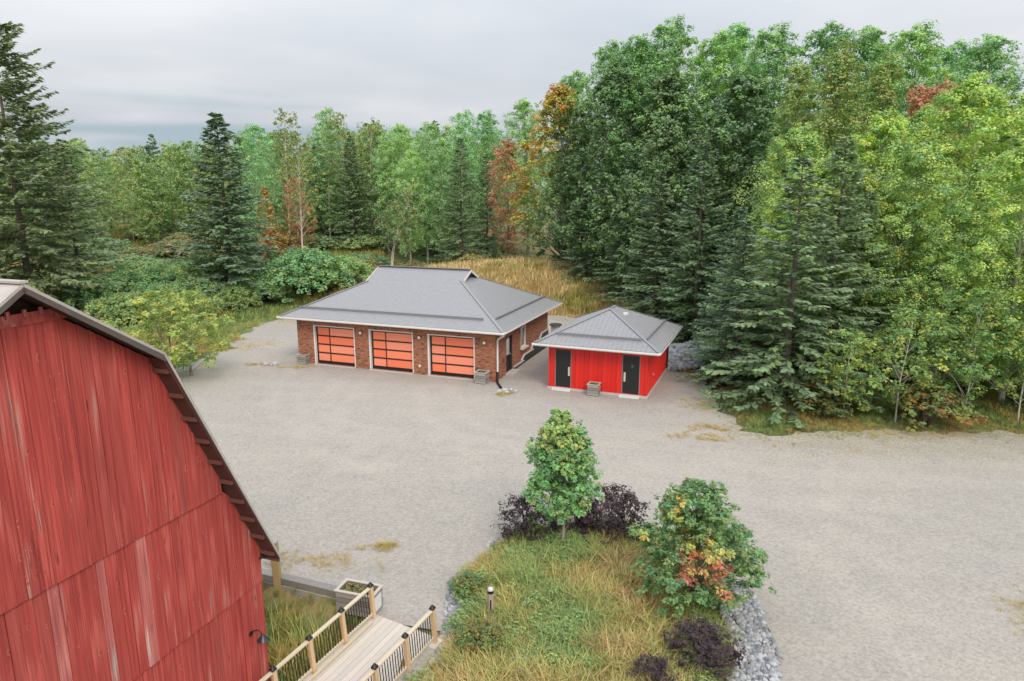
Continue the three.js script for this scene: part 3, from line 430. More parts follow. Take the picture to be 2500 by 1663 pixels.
// ---------------------------------------------------------------- red barn
{
  // local: x toward the yard (right), z toward the camera; the gable faces +x and is the plane x = 0; z = 0 under the ridge
  const K = 9.2, WR = 5.96, ox = -COS * K + SIN * WR, oz = -SIN * K - COS * WR;
  const G = thing('red_barn', 'weathered red board barn with gambrel roof in the left foreground', 'barn', [ox, -1.05, oz], -TH);
  const y0 = 1.05; // heights below are above the yard
  const half = 4.16, yr = 8.87, kz = 2.05, yk = 7.51, ez = 4.33, ye = 2.73, Ln = 14;
  const roofY = (a) => (a < kz ? yr - ((yr - yk) * a) / kz : yk - ((yk - ye) * (a - kz)) / (ez - kz));
  const bmap = tex(1024, 2048, (i, j) => { // 4 m x 8 m of painted board: grain, knots, worn paint
    const x = (i / 1024) * 4, y = (j / 2048) * 8;
    const g1 = tileNoise(x * 26, y * 0.55, 104, 4.4, 2), g2 = tileNoise(x * 60, y * 1.6, 240, 12.8, 3), big = tileNoise(x * 1.6, y * 0.9, 6.4, 7.2, 5), worn = tileNoise(x * 7, y * 0.7, 28, 5.6, 7) + 0.35 * g2;
    const gy = Math.floor(y * 1.9), gx = Math.floor(x * 4.2), kx = (gx + 0.2 + 0.6 * hash(gx, gy)) / 4.2, ky = (gy + 0.2 + 0.6 * hash(gx + 50, gy)) / 1.9, kn = hash(gx, gy + 99) < 0.22 ? Math.hypot((x - kx) * 1.6, y - ky) : 1;
    const f = hash(i, j) - 0.5; let g3 = tileNoise(x * 13, y * 0.3, 52, 2.4, 17), k = 1 + 0.34 * g1 + 0.3 * g2 + 0.26 * g3 + 0.12 * big + 0.16 * f, c = [0.42 * k, (0.062 + 0.012 * g1) * k, (0.051 + 0.01 * g1) * k];
    const fade = sst(0.7 * big + 0.7 * worn, 0.0, 0.5); c = [lerp(c[0], 0.53 * k, fade * 0.7), lerp(c[1], 0.115 * k, fade * 0.7), lerp(c[2], 0.095 * k, fade * 0.7)];
    const bare = sst(worn + 0.25 * big + 0.3 * g3, 0.42, 0.72); c = [lerp(c[0], 0.38 * k, bare * 0.75), lerp(c[1], 0.22 * k, bare * 0.75), lerp(c[2], 0.19 * k, bare * 0.75)];
    const crack = sst(0.06 - Math.abs(tileNoise(x * 11, y * 0.45, 44, 3.6, 9)), 0, 0.06) * sst(g2, 0.1, 0.4); c = c.map((v) => v * (1 - 0.75 * crack)); const fl = tileNoise(x * 30, y * 14, 120, 112, 13); if (fl > 0.62) c = [c[0] * 1.12 + 0.04, c[1] * 1.3 + 0.04, c[2] * 1.3 + 0.04]; else if (fl < -0.66) c = c.map((v) => v * 0.6);
    const kr = 0.02 + 0.025 * hash(gx + 9, gy + 3); if (kn < kr * (0.7 + 0.5 * f)) c = c.map((v, q) => lerp(v, [0.22, 0.045, 0.035][q], 0.6)); else if (kn < kr * 1.5 && x < kx) c = c.map((v, q) => lerp(v, [0.66, 0.25, 0.21][q], 0.3));
    return S3(...c);
  }, true, 0.25, 0.125);
  const bb = tex(512, 1024, (i, j) => { const x = (i / 512) * 4, y = (j / 1024) * 8, v = 0.5 + 0.35 * tileNoise(x * 26, y * 0.55, 104, 4.4, 2) + 0.25 * tileNoise(x * 60, y * 1.6, 240, 12.8, 3); return [v, v, v]; }, false, 0.25, 0.125);
  const tones = [[1, 1, 1], [0.94, 0.93, 0.93], [1.03, 1.03, 1.02], [0.97, 1, 1.02], [1.01, 0.95, 0.94], [0.94, 1.12, 1.12], [0.98, 0.98, 0.98]].map((c) => std(lin(...c), 0.85, { map: bmap, bumpMap: bb, bumpScale: 0.006 }));
  const pale = std(lin(1.15, 2.1, 2.3), 0.85, { map: bmap, bumpMap: bb, bumpScale: 0.004 }), mDarkWood = std(lin(0.05, 0.022, 0.018), 0.9), mGrey = std(lin(0.27, 0.235, 0.215), 0.85);
  const wood = tex(256, 1024, (i, j) => { const x = i / 256, y = j / 1024, g = tileNoise(x * 14, y * 4, 14, 4, 4), k = 1 + 0.35 * g + 0.15 * (hash(i, j) - 0.5); return S3(0.115 * k, 0.092 * k, 0.082 * k); }, true);
  const mRake = std(0xffffff, 0.85, { map: wood });
  const R = mulberry(1234);
  // one board: prism with sloped ends, in the plane x, z from za to zb (a is seen left), bottoms and tops at either edge
  function board(za, zb, ba, bb2, ta, tb, x, t) {
    const P = [], Uv = [], I = [], uo = R() * 4, vo = R() * 8, ch = 0.006;
    const face = (q, uvs) => { const n = P.length / 3; q.forEach((p) => P.push(...p)); uvs.forEach((p) => Uv.push(...p)); I.push(n, n + 1, n + 2, n, n + 2, n + 3); };
    const A = [x, ba, za], B = [x, bb2, zb], C = [x, tb, zb], Dd = [x, ta, za], f = (p, s) => [p[0] + t, p[1], p[2] + s];
    const u = (p) => [-p[2] + uo, p[1] + vo];
    const fa = f(A, -ch), fb = f(B, ch), fc = f(C, ch), fd = f(Dd, -ch), ea = [x + t - ch, ba, za], eb = [x + t - ch, bb2, zb], ec = [x + t - ch, tb, zb], ed = [x + t - ch, ta, za];
    face([fa, fb, fc, fd], [fa, fb, fc, fd].map(u)); face([A, ea, ed, Dd], [A, ea, ed, Dd].map(u)); face([ea, fa, fd, ed], [ea, fa, fd, ed].map(u)); face([fb, eb, ec, fc], [fb, eb, ec, fc].map(u)); face([eb, B, C, ec], [eb, B, C, ec].map(u)); face([Dd, fd, fc, C], [Dd, fd, fc, C].map(u)); face([A, B, fb, fa], [A, B, fb, fa].map(u));
    const g = new THREE.BufferGeometry(); g.setAttribute('position', new THREE.Float32BufferAttribute(P, 3)); g.setAttribute('uv', new THREE.Float32BufferAttribute(Uv, 2)); g.setIndex(I); const n = g.toNonIndexed(); n.computeVertexNormals(); return n;
  }
  const roofS = (z) => roofY(Math.abs(z)) - 0.13;
  const gable = new THREE.Group(); gable.name = 'gable_wall'; gable.position.y = y0; G.add(gable);
  // dark backing so that gaps between boards read as gaps
  { const s = new THREE.Shape([[half - 0.02, -1.05], [half - 0.02, roofS(half)], [kz, roofS(kz)], [0, roofS(0)], [-kz, roofS(kz)], [-half + 0.02, roofS(half)], [-half + 0.02, -1.05]].map((p) => new THREE.Vector2(...p))); const g = new THREE.ExtrudeGeometry(s, { depth: 0.08, bevelEnabled: false }); g.rotateY(Math.PI / 2); g.translate(-0.1, 0, 0); part('backing', g, mDarkWood, gable); }
  const tiers = [[-1.02, 2.24, 0.0, 91], [2.225, 4.56, 0.026, 92], [4.545, null, 0.056, 93]];
  for (const [lo, hi, xo, seed] of tiers) {
    const r = mulberry(seed); let z = half;
    while (z > -half) {
      let w = 0.13 + 0.12 * r(), za = z, zb = Math.max(-half, z - w); if (zb + half < 0.08) zb = -half;
      let m = tones[Math.floor(r() * tones.length)];
      const jog = 0.012 * (r() - 0.5), prd = 0.007 * r(), gp = r() < 0.22 ? 0.006 : 0.0015;
      if (seed === 92) for (const pz of [0.0, -0.7, -1.48]) if (Math.abs((za + zb) / 2 - pz) < 0.1) m = pale;
      // split where the board crosses the knee or the ridge
      const cuts = [za, ...[kz, 0, -kz].filter((c) => hi === null && c < za - 0.005 && c > zb + 0.005), zb];
      for (let k = 0; k < cuts.length - 1; k++) {
        const a = cuts[k], b = cuts[k + 1], first = k === 0, last = k === cuts.length - 2, top = (q) => (hi === null ? Math.min(roofS(q), Math.abs(q) < 0.9 ? 8.3 : 99) : Math.min(hi, roofS(q)));
        const lb = lo + (lo > 0 ? jog - 0.004 : 0); if (Math.min(top(a), top(b)) < lb + 0.03) continue;
        part('board', board(a - (first ? gp : 0), b + (last ? gp : 0), lb, lb, top(a) - 0.002, top(b) - 0.002, xo + prd, 0.022), m, gable);
      }
      z = zb;
    }
  }
  // header board across the peak, dark recess above it
  part('peak_board', box(0.04, 0.16, 1.5, 0.085, 8.36, 0), tones[5], gable);
  for (let k = 0; k < 6; k++) part('peak_board', box(0.03, 0.1, 0.05, 0.115, 8.44, -0.6 + k * 0.22), pale, gable);
  // far side wall, near side wall, back gable
  const sideWall = (zz) => part('side_wall', box(Ln - 0.2, roofS(half) + 1.02, 0.12, -Ln / 2 - 0.12, (roofS(half) - 1.02) / 2 + y0, zz), tones[1], G);
  sideWall(-half + 0.07); sideWall(half - 0.07);
  // roof: four slopes of pale sheet
  const sheet = tex(512, 512, (i, j) => { const n = tileNoise(i / 40, j / 40, 12.8, 12.8, 3), f = hash(i, j), k = 1 + 0.2 * n + 0.12 * (f - 0.5); return S3(0.47 * k, 0.43 * k, 0.40 * k); }, true, 0.3, 0.3), mSheet = std(0xffffff, 0.7, { map: sheet });
  const mLookout = std(lin(0.14, 0.055, 0.042), 0.9), roof = new THREE.Group(); roof.name = 'roof'; roof.position.y = y0; G.add(roof);
  const og = 0.42, xe = og, xb = -Ln - 0.3;
  for (const s of [1, -1]) {
    part('roof_slope', slopeGeo([[xb, yk, s * kz], [xe, yk, s * kz], [xe, yr, 0], [xb, yr, 0]], 0.4, 0.02, 0.06), mSheet, roof);
    part('roof_slope', slopeGeo([[xb, ye, s * ez], [xe, ye, s * ez], [xe, yk - 0.005, s * kz], [xb, yk - 0.005, s * kz]], 0.4, 0.02, 0.06), mSheet, roof);
    // decking under the sheet, seen from below at the overhang
    part('roof_deck', bar([(xe - 0.32), yk - 0.075, s * kz], [(xe - 0.32), yr - 0.075, 0], 0.6, 0.03), mDarkWood, roof); part('roof_deck', bar([(xe - 0.32), ye - 0.02, s * (ez - 0.05)], [(xe - 0.32), yk - 0.08, s * (kz - 0.04)], 0.6, 0.03), std(lin(0.085, 0.03, 0.024), 0.9), roof);
    // rake boards
    part('rake_board', bar([xe - 0.02, yk - 0.1, s * (kz + 0.02)], [xe - 0.02, yr - 0.065, 0], 0.035, 0.105), mRake, roof); part('rake_board', bar([xe - 0.022, ye - 0.0, s * (ez - 0.03)], [xe - 0.022, yk - 0.05, s * (kz - 0.0)], 0.035, 0.055), mRake, roof);
    // lookouts beneath the gable overhang of the steep slope
    for (let k = 0; k < 10; k++) { const t = (k + 0.5) / 10, zz = lerp(kz, ez, t), yy = lerp(yk, ye, t); part('lookout', bar([-0.02, yy - 0.085, s * (zz - 0.06)], [xe - 0.045, yy - 0.085, s * (zz - 0.06)], 0.06, 0.07), mLookout, roof); }
    part('eave_board', bar([xb, ye - 0.03, s * (ez - 0.02)], [xe - 0.05, ye - 0.03, s * (ez - 0.02)], 0.04, 0.14), mRake, roof);
    part('eave_soffit', box(Ln + 0.3, 0.03, 0.2, xb / 2 + 0.1, ye + 0.02, s * (ez - 0.14)), mDarkWood, roof);
  }
  part('ridge_cap', bar([xb, yr + 0.012, 0], [xe + 0.01, yr + 0.012, 0], 0.12, 0.03), mSheet, roof);
  { const L = new THREE.Group(); L.name = 'barn_lamp'; L.position.set(0.03, y0 + 1.28, -3.72); L.scale.setScalar(0.78); G.add(L);
    part('lamp_base', new THREE.CylinderGeometry(0.07, 0.07, 0.04, 12).rotateZ(Math.PI / 2), mBlack, L);
    const c = new THREE.CatmullRomCurve3([[0, 0, 0], [0.12, 0.12, 0], [0.28, 0.15, 0], [0.38, 0.04, 0]].map((p) => new THREE.Vector3(...p))); part('lamp_arm', new THREE.TubeGeometry(c, 14, 0.014, 6), mBlack, L);
    const sh = new THREE.LatheGeometry([[0.02, 0.1], [0.045, 0.08], [0.06, 0.03], [0.15, -0.05], [0.155, -0.07]].map((p) => new THREE.Vector2(...p)), 20); sh.translate(0.38, -0.02, 0); part('lamp_shade', sh, std(lin(0.03, 0.035, 0.04), 0.3, { side: THREE.DoubleSide }), L); }
}

// ---------------------------------------------------------------- ramp with railings
const lumber = (r, g, b, seed) => std(0xffffff, 0.8, { map: tex(128, 512, (i, j) => { const n = tileNoise(i / 9, j / 128, 128 / 9, 4, seed), k = 1 + 0.2 * n + 0.12 * (hash(i, j + seed) - 0.5); return S3(r * k, g * k, b * k); }, true) });
const mPine = lumber(0.68, 0.48, 0.28, 3), mDeck = [lumber(0.58, 0.53, 0.47, 4), lumber(0.54, 0.5, 0.45, 5), lumber(0.62, 0.56, 0.49, 6)], mRail = lumber(0.6, 0.52, 0.38, 7), mGreyWood = [lumber(0.3, 0.28, 0.255, 8), lumber(0.24, 0.225, 0.21, 9), lumber(0.36, 0.335, 0.30, 10)];
{
  // runs from its upper end at the yard toward the camera, falling gently
  const dir = [-4.31 + 3.39, 12.75 * -1 + 14.4], L = Math.hypot(...dir), turn = Math.atan2(dir[0], dir[1]), slope = 0.085;
  const G = thing('timber_ramp', 'pale timber ramp with black spindled wooden railings beside the barn', 'ramp', [-2.515, 0, -14.165], turn);
  G.rotation.order = 'YXZ'; G.rotation.x = Math.atan(slope);
  const w = 1.80, len = 6.2, y = 0.03;      // local z runs down the ramp, x across (right = +x as seen)
  const nb = 13, bw = (w + 0.26) / nb;
  for (let k = 0; k < nb; k++) part('deck_board', rbox(bw - 0.008, 0.035, len, -(w + 0.26) / 2 + bw * (k + 0.5), y - 0.018, len / 2 - 0.12, 0.005), mDeck[k % 3], G);
  for (const s of [-1, 1]) { part('edge_joist', box(0.045, 0.22, len - 0.05, s * (w / 2 + 0.11), y - 0.15, len / 2 - 0.1), mPine, G); part('kerb_board', rbox(0.05, 0.07, len - 0.3, s * (w / 2 - 0.1), y + 0.05, len / 2 + 0.05, 0.006), mRail, G); }
  part('edge_joist', box(w + 0.26, 0.2, 0.045, 0, y - 0.14, -0.1), mPine, G);
  const sp = 0.985;
  for (const s of [-1, 1]) {
    const rail = new THREE.Group(); rail.name = 'railing'; G.add(rail);
    for (let k = 0; k < 6; k++) { const z = k * sp + (s > 0 ? 0.02 : 0); part('post', rbox(0.09, 1.0, 0.09, s * w / 2, y + 0.4, z, 0.006), mPine, rail); const cap = new THREE.CylinderGeometry(0.02, 0.078, 0.07, 4).rotateY(Math.PI / 4); cap.translate(s * w / 2, y + 0.955, z); part('post_cap', mergeGeometries([cap, box(0.11, 0.035, 0.11, s * w / 2, y + 0.905, z)]), mBlack, rail); }
    for (let k = 0; k < 5; k++) { const z = k * sp + (s > 0 ? 0.02 : 0); part('top_rail', rbox(0.09, 0.04, sp - 0.096, s * w / 2, y + 0.86, z + sp / 2, 0.006), mRail, rail); part('bottom_rail', rbox(0.04, 0.07, sp - 0.096, s * w / 2, y + 0.14, z + sp / 2, 0.006), mRail, rail);
      for (let b = 1; b < 11; b++) part('spindle', box(0.014, 0.68, 0.014, s * w / 2, y + 0.51, z + 0.045 + ((sp - 0.09) * b) / 11), mBlack, rail); }
  }
  for (const z of [1.6, 3.6, 5.6]) for (const s of [-1, 1]) part('support_post', box(0.1, 0.9, 0.1, s * 0.75, -0.52, z), mPine, G);
}

// ---------------------------------------------------------------- timber edging, post, planters
function crate(name, label, pos, turn, w, d, h, sign) {
  const G = thing(name, label, 'planter', pos, turn), n = h > 0.55 && w > 0.8 ? 4 : 4, sh = (h - 0.06) / n; let q = 0;
  for (const [x, z] of [[-1, -1], [1, -1], [-1, 1], [1, 1]]) part('corner_post', box(0.06, h - 0.03, 0.06, x * (w / 2 - 0.05), (h - 0.03) / 2, z * (d / 2 - 0.05)), mGreyWood[1], G);
  for (let k = 0; k < n; k++) { for (const s of [-1, 1]) { part('slat', rbox(w, sh - 0.02, 0.025, 0, 0.02 + sh * (k + 0.5), s * (d / 2 - 0.006), 0.004), mGreyWood[q++ % 3], G); part('slat', rbox(0.025, sh - 0.02, d - 0.045, s * (w / 2 - 0.013), 0.02 + sh * (k + 0.5), 0, 0.004), mGreyWood[q++ % 3], G); } }
  for (const s of [-1, 1]) { part('rim_board', rbox(w + 0.08, 0.03, 0.08, 0, h - 0.015, s * (d / 2 - 0.01), 0.005), mRailGrey, G); part('rim_board', rbox(0.08, 0.03, d - 0.1, s * (w / 2 - 0.01), h - 0.015, 0, 0.005), mRailGrey, G); }
  part('soil', box(w - 0.06, h - 0.14, d - 0.06, 0, (h - 0.14) / 2 + 0.01, 0), std(lin(0.06, 0.045, 0.03), 1), G);
  const b = new Bag(), r = mulberry(Math.round(pos[0] * 100)); for (let k = 0; k < 120; k++) { const c = r() < 0.5 ? [0.3, 0.26, 0.06] : r() < 0.6 ? [0.14, 0.2, 0.05] : [0.32, 0.18, 0.06]; b.leaf((r() - 0.5) * (w - 0.14), h - 0.13 + 0.1 * r(), (r() - 0.5) * (d - 0.14), r() - 0.5, 1, r() - 0.5, r() * 6, 0.1, 0.05, c); } part('plants', b.build(), leafMat(0), G);
  if (sign) part('notice', box(0.006, h * 0.62, d * 0.7, w / 2 + 0.006, h * 0.5, 0), std(lin(0.72, 0.73, 0.76), 0.6), G);
  return G;
}
const mRailGrey = lumber(0.5, 0.46, 0.4, 11);
const leafMats = [];
function leafMat(k) { const t = [[1, 1, 1], [0.82, 0.9, 0.85], [1.15, 1.1, 0.95], [0.95, 1.05, 1.1], [1.1, 0.95, 0.8]]; return (leafMats[k] ??= new THREE.MeshPhysicalMaterial({ color: lin(...t[k]), vertexColors: true, roughness: 0.75, transmission: 0.4, thickness: 0, side: THREE.DoubleSide })); }
crate('ramp_planter', 'weathered slatted planter with a pale notice at the top of the ramp', [-3.72, -0.02, -14.98], -0.3, 0.98, 0.52, 0.62, true);
crate('planter', 'grey slatted planter at the far left corner of the garage', [-12.35, 0.01, -39.55], -TH, 0.6, 0.6, 0.6);
crate('planter', 'grey slatted planter between the right garage door and the corner', [-1.6, 0.01, -35.35], -TH, 0.62, 0.62, 0.62);
crate('planter', 'grey slatted planter before the red panels of the shed', [4.12, 0.01, -33.1], -TH, 0.55, 0.55, 0.6);
{
  const a = [-8.4, -17.2], b = [-4.3, -15.66], L = Math.hypot(b[0] - a[0], b[1] - a[1]), turn = -Math.atan2(b[1] - a[1], b[0] - a[0]);
  const G = thing('timber_edging', 'stacked grey timbers holding the gravel edge beside the barn', 'retaining timber', [a[0], 0, a[1]], turn);
  for (const [k, y, d] of [[0, 0.0, 0], [1, -0.2, 0.02], [2, -0.4, 0.03], [3, -0.6, 0.03]]) for (const [s, l] of [[0, 2.5], [2.51, L - 2.51]]) part('timber', rbox(l, 0.19, 0.24, s + l / 2, y + 0.03, 0.02 + d, 0.012), mGreyWood[(k + (s ? 1 : 0)) % 3], G);
}
{
  const G = thing('wooden_post', 'leaning yellowed wooden post under the barn eave by the timbers', 'post', [-6.12, -0.75, -16.2]);
  const g = rbox(0.19, 1.9, 0.16, 0, 0.93, 0, 0.01); G.rotation.z = 0.03; part('post_shaft', g, lumber(0.45, 0.33, 0.15, 12), G); part('post_top', box(0.21, 0.03, 0.18, 0, 1.896, 0), mGreyWood[2], G);
}
{
  const G = thing('bollard_light', 'short wooden bollard light standing in the garden bed grass', 'bollard', [-0.5, 0.2, -14.35], 0.3), h = 0.72;
  part('bollard_post', rbox(0.13, h, 0.13, 0, h / 2 - 0.06, 0, 0.012), lumber(0.4, 0.31, 0.25, 13), G); part('bollard_slot', box(0.03, 0.42, 0.01, -0.02, 0.3, 0.067), mBlack, G); part('bollard_head', new THREE.CylinderGeometry(0.07, 0.08, 0.07, 14).translate(0, h - 0.02, 0), mBlack, G);
  const s = new THREE.SphereGeometry(0.075, 12, 8, 0, 6.3, 0, 1.6); s.translate(0, h + 0.015, 0); part('bollard_cap', s, std(lin(0.6, 0.57, 0.55), 0.4), G);
}
{ // utility riser behind the garage corner
  const G = thing('utility_riser', 'pale utility cabinet with dark lid by the back garage corner', 'utility box', [3.05, 0, -47.0], -TH);
  part('cabinet', rbox(0.55, 0.9, 0.45, 0, 0.45, 0, 0.03), std(lin(0.5, 0.5, 0.46), 0.7), G); part('cabinet_lid', cyl(0.42, 0.46, 0.07, 0, 0.93, 0, 16), std(lin(0.03, 0.04, 0.035), 0.6), G); part('conduit', cyl(0.05, 0.05, 0.7, 0.42, 0.35, 0.1, 8), mBlack, G);
}

// ---------------------------------------------------------------- stones
const stoneGeos = [0, 1, 2, 3].map((s) => { const g = new THREE.IcosahedronGeometry(1, 1), p = g.attributes.position; for (let k = 0; k < p.count; k++) { const v = new THREE.Vector3().fromBufferAttribute(p, k), n = 1 + 0.35 * N3(v.x * 1.3 + s * 9, v.y * 1.3, v.z * 1.3) + 0.12 * N3(v.x * 3, v.y * 3 + s * 4, v.z * 3); p.setXYZ(k, v.x * n, v.y * n * 0.68, v.z * n * 0.85); } g.computeVertexNormals(); g.setAttribute('uv', new THREE.Float32BufferAttribute(new Float32Array(p.count * 2), 2)); return g; });
const stoneMats = [[0.26, 0.275, 0.295], [0.35, 0.36, 0.38], [0.19, 0.2, 0.22], [0.44, 0.45, 0.46], [0.30, 0.29, 0.28]].map((c) => std(lin(...c), 0.8));
function stoneBed(name, label, spots) { // spots: [x, y, z, r]; the 280 nearest the camera are single stones
  const G = thing(name, label, 'stones'); const r = mulberry(spots.length);
  spots.sort((a, b) => Math.hypot(a[0], a[2]) - Math.hypot(b[0], b[2]));
  spots.slice(0, 280).forEach(([x, y, z, s]) => { const m = part('stone', stoneGeos[Math.floor(r() * 4)], stoneMats[Math.floor(r() * 5)], G); m.position.set(x, y, z); m.scale.setScalar(s); m.rotation.set(r() * 0.6, r() * 6.3, r() * 0.6); });
  const rest = spots.slice(280); if (rest.length) { const im = shade(new THREE.InstancedMesh(stoneGeos[0], std(0xffffff, 0.8), rest.length)), M = new THREE.Matrix4(), e = new THREE.Euler(), q = new THREE.Quaternion(); rest.forEach(([x, y, z, s], k) => { e.set(r() * 0.6, r() * 6.3, r() * 0.6); M.compose(new THREE.Vector3(x, y, z), q.setFromEuler(e), new THREE.Vector3(s, s, s)); im.setMatrixAt(k, M); im.setColorAt(k, stoneMats[Math.floor(r() * 5)].color); }); im.name = 'small_stones'; im.userData.kind = 'stuff'; G.add(im); }
}
{
  const r = mulberry(400), bed = [], shed = [], left = [];
  for (let k = 0; k < 2200; k++) { // right rim of the garden bed
    const t = r(), z = lerp(-16.1, -10.6, t), mid = z < -13.4 ? lerp(5.65, 5.4, sst(z, -16.1, -13.4)) : lerp(5.4, 4.1, sst(z, -13.4, -10.6)), hw = 0.5 * Math.min(1, sst(z, -16.5, -15.2) + 0.25), x = mid + (r() * 2 - 1) * hw, s = 0.035 + 0.055 * r() ** 2; bed.push([x, Math.max(0.01, bedH(x, z)) + s * 0.35 + 0.05 * r(), z, s]);
  }
  stoneBed('stone_border', 'band of loose grey stones along the right rim of the garden bed', bed);
  for (let k = 0; k < 240; k++) { const t = r(), z = lerp(-16.2, -12.6, t), x = -1.38 + (r() - 0.5) * 0.5 - (z > -13.6 ? (z + 13.6) * 0.3 : 0), s = 0.035 + 0.05 * r(); left.push([x, Math.max(0.01, bedH(x, z)) + s * 0.3, z, s]); }
  for (let k = 0; k < 60; k++) { const x = -0.35 + r() * 0.9, z = -18.4 + r() * 1.3 - x * 0.2, s = 0.04 + 0.05 * r(); left.push([x - 0.4, Math.max(0.01, bedH(x - 0.4, z)) + s * 0.3, z, s]); }
  stoneBed('stone_edging', 'scattered pale stones along the left rim of the garden bed', left);
  for (let k = 0; k < 900; k++) { const x = 9.0 + r() * 3.4, z = -37.6 - r() * 5.6; if (x < 8.9 + (-37.6 - z) * 0.1) continue; const s = 0.09 + 0.12 * r() ** 1.5; shed.push([x, 0.02 + s * 0.3 + 0.16 * (x - 9), z, s]); }
  stoneBed('stone_bank', 'bank of grey stones against the trees behind the red shed', shed);
  const rock = (label, x, z, list) => { const G = thing('rock_cluster', label, 'rocks', [x, 0.012, z]); list.forEach(([a, b, s], k) => { const m = part('rock', stoneGeos[k % 4], stoneMats[3], G); m.position.set(a, s * 0.42, b); m.scale.setScalar(s); m.rotation.y = k * 1.7; }); };
  rock('few pale splash rocks at the black drain hose of the garage', -0.35, -33.75, [[0, 0.1, 0.17], [0.3, -0.05, 0.14], [-0.3, 0.22, 0.15], [0.1, 0.4, 0.12], [0.55, 0.12, 0.1], [-0.1, -0.2, 0.1]]);
  rock('three pale rocks on the gravel left of the garage', -14.5, -39.1, [[0, 0, 0.16], [0.35, 0.1, 0.12], [0.5, -0.15, 0.18]]);
}

// ---------------------------------------------------------------- trees and shrubs
const barkMat = std(0xffffff, 0.9, { vertexColors: true });
const pick = (r, list) => list[Math.floor(r() * list.length)];
function jit(c, r, a = 0.35) { const k = 1 - a / 2 + a * r(); return [c[0] * k * (0.92 + 0.16 * r()), c[1] * k, c[2] * k * (0.9 + 0.2 * r())]; }
// leafy clump: several twigs, each with leaves round it
function clump(B, r, cx, cy, cz, R, ry, twigs, per, size, col) {
  for (let t = 0; t < twigs; t++) {
    const a = r() * 6.283, v = r() * 1.5 - 0.5, s = Math.sqrt(Math.max(0, 1 - v * v)), d = 0.55 + 0.45 * r(), tx = cx + Math.cos(a) * s * R * d, ty = cy + v * ry * d, tz = cz + Math.sin(a) * s * R * d, tr = R * 0.34, tc = jit(col(r, tx, ty, tz), r, 0.4);
    for (let k = 0; k < per; k++) {
      const q = r() * 6.283, w = r() * 2 - 1, e = Math.sqrt(1 - w * w), m = tr * Math.cbrt(r()), x = Math.cos(q) * e, y = w, z = Math.sin(q) * e, len = size * (0.7 + 0.6 * r());
      B.leaf(tx + x * m, ty + y * m * 0.8, tz + z * m, x * 0.5 + Math.cos(a) * s * 0.5 + (r() - 0.5), 1.0 + y * 0.5 + (r() - 0.5) * 0.9, z * 0.5 + Math.sin(a) * s * 0.5 + (r() - 0.5), r() * 6.283, len, len * (0.55 + 0.25 * r()), jit(tc, r, 0.3));
    }
  }
}
function broadleaf(o) { // o: seed,H,base,R,profile(t)->0..1,clumps,twigs,per,leaf,clumpR,col,bark,trunkR,stems,limbs
  const r = mulberry(o.seed), C = new Bag(), T = new Bag(), stems = o.stems ?? 1, axes = [];
  for (let s = 0; s < stems; s++) {
    const a = r() * 6.283, off = stems > 1 ? 0.35 + 0.3 * r() : 0, lean = (o.lean ?? 0.04) + (stems > 1 ? 0.08 : 0), pts = [], rad = [];
    for (let k = 0; k <= 8; k++) { const t = k / 8; pts.push([Math.cos(a) * (off + lean * o.H * t * t) + 0.12 * Math.sin(t * 5 + s) * t, t * o.H * 0.93 - 0.15, Math.sin(a) * (off + lean * o.H * t * t) + 0.12 * Math.cos(t * 4 + s) * t]); rad.push(o.trunkR * (1 - 0.85 * t) * (k ? 1 : 1.3)); }
    T.tube(pts, rad, 7, o.bark); axes.push(pts);
  }
  const at = (pts, t) => { const f = clamp(t, 0, 0.999) * 8, k = Math.floor(f), q = f - k; return [0, 1, 2].map((i) => lerp(pts[k][i], pts[k + 1][i], q)); };
  for (let k = 0; k < o.clumps; k++) {
    const t = Math.pow((k + r()) / o.clumps, o.tpow ?? 0.9), y = lerp(o.base, o.H, t), R = o.R * o.profile(t) * (0.8 + 0.35 * r()), a = k * 2.399 + r() * 0.9, d = R * Math.pow(r(), o.shell ?? 0.45), ax = at(axes[k % stems], y / o.H);
    const cx = ax[0] + Math.cos(a) * d, cz = ax[2] + Math.sin(a) * d, cR = o.clumpR * (0.65 + 0.7 * r()) * (0.55 + 0.45 * o.profile(t)), cy = y + (r() - 0.5) * 0.5 - d * (o.droop ?? 0.0);
    clump(C, r, cx, cy, cz, cR, cR * (o.flat ?? 0.75), o.twigs, o.per, o.leaf, o.col);
    if (k % (o.limbEvery ?? 2) === 0 && d > 0.25 * o.clumpR) { const b = at(axes[k % stems], Math.max(o.base * 0.7, y - d * 0.75) / o.H), m = [lerp(b[0], cx, 0.5), lerp(b[1], cy, 0.5) + 0.1 * d, lerp(b[2], cz, 0.5)], lr = Math.max(0.012, o.trunkR * 0.28 * (1 - 0.6 * t)); T.tube([b, m, [cx, cy, cz]], [lr, lr * 0.7, lr * 0.3], 4, o.bark); }
  }
  return { crown: C.build(), trunk: T.build(true) };
}
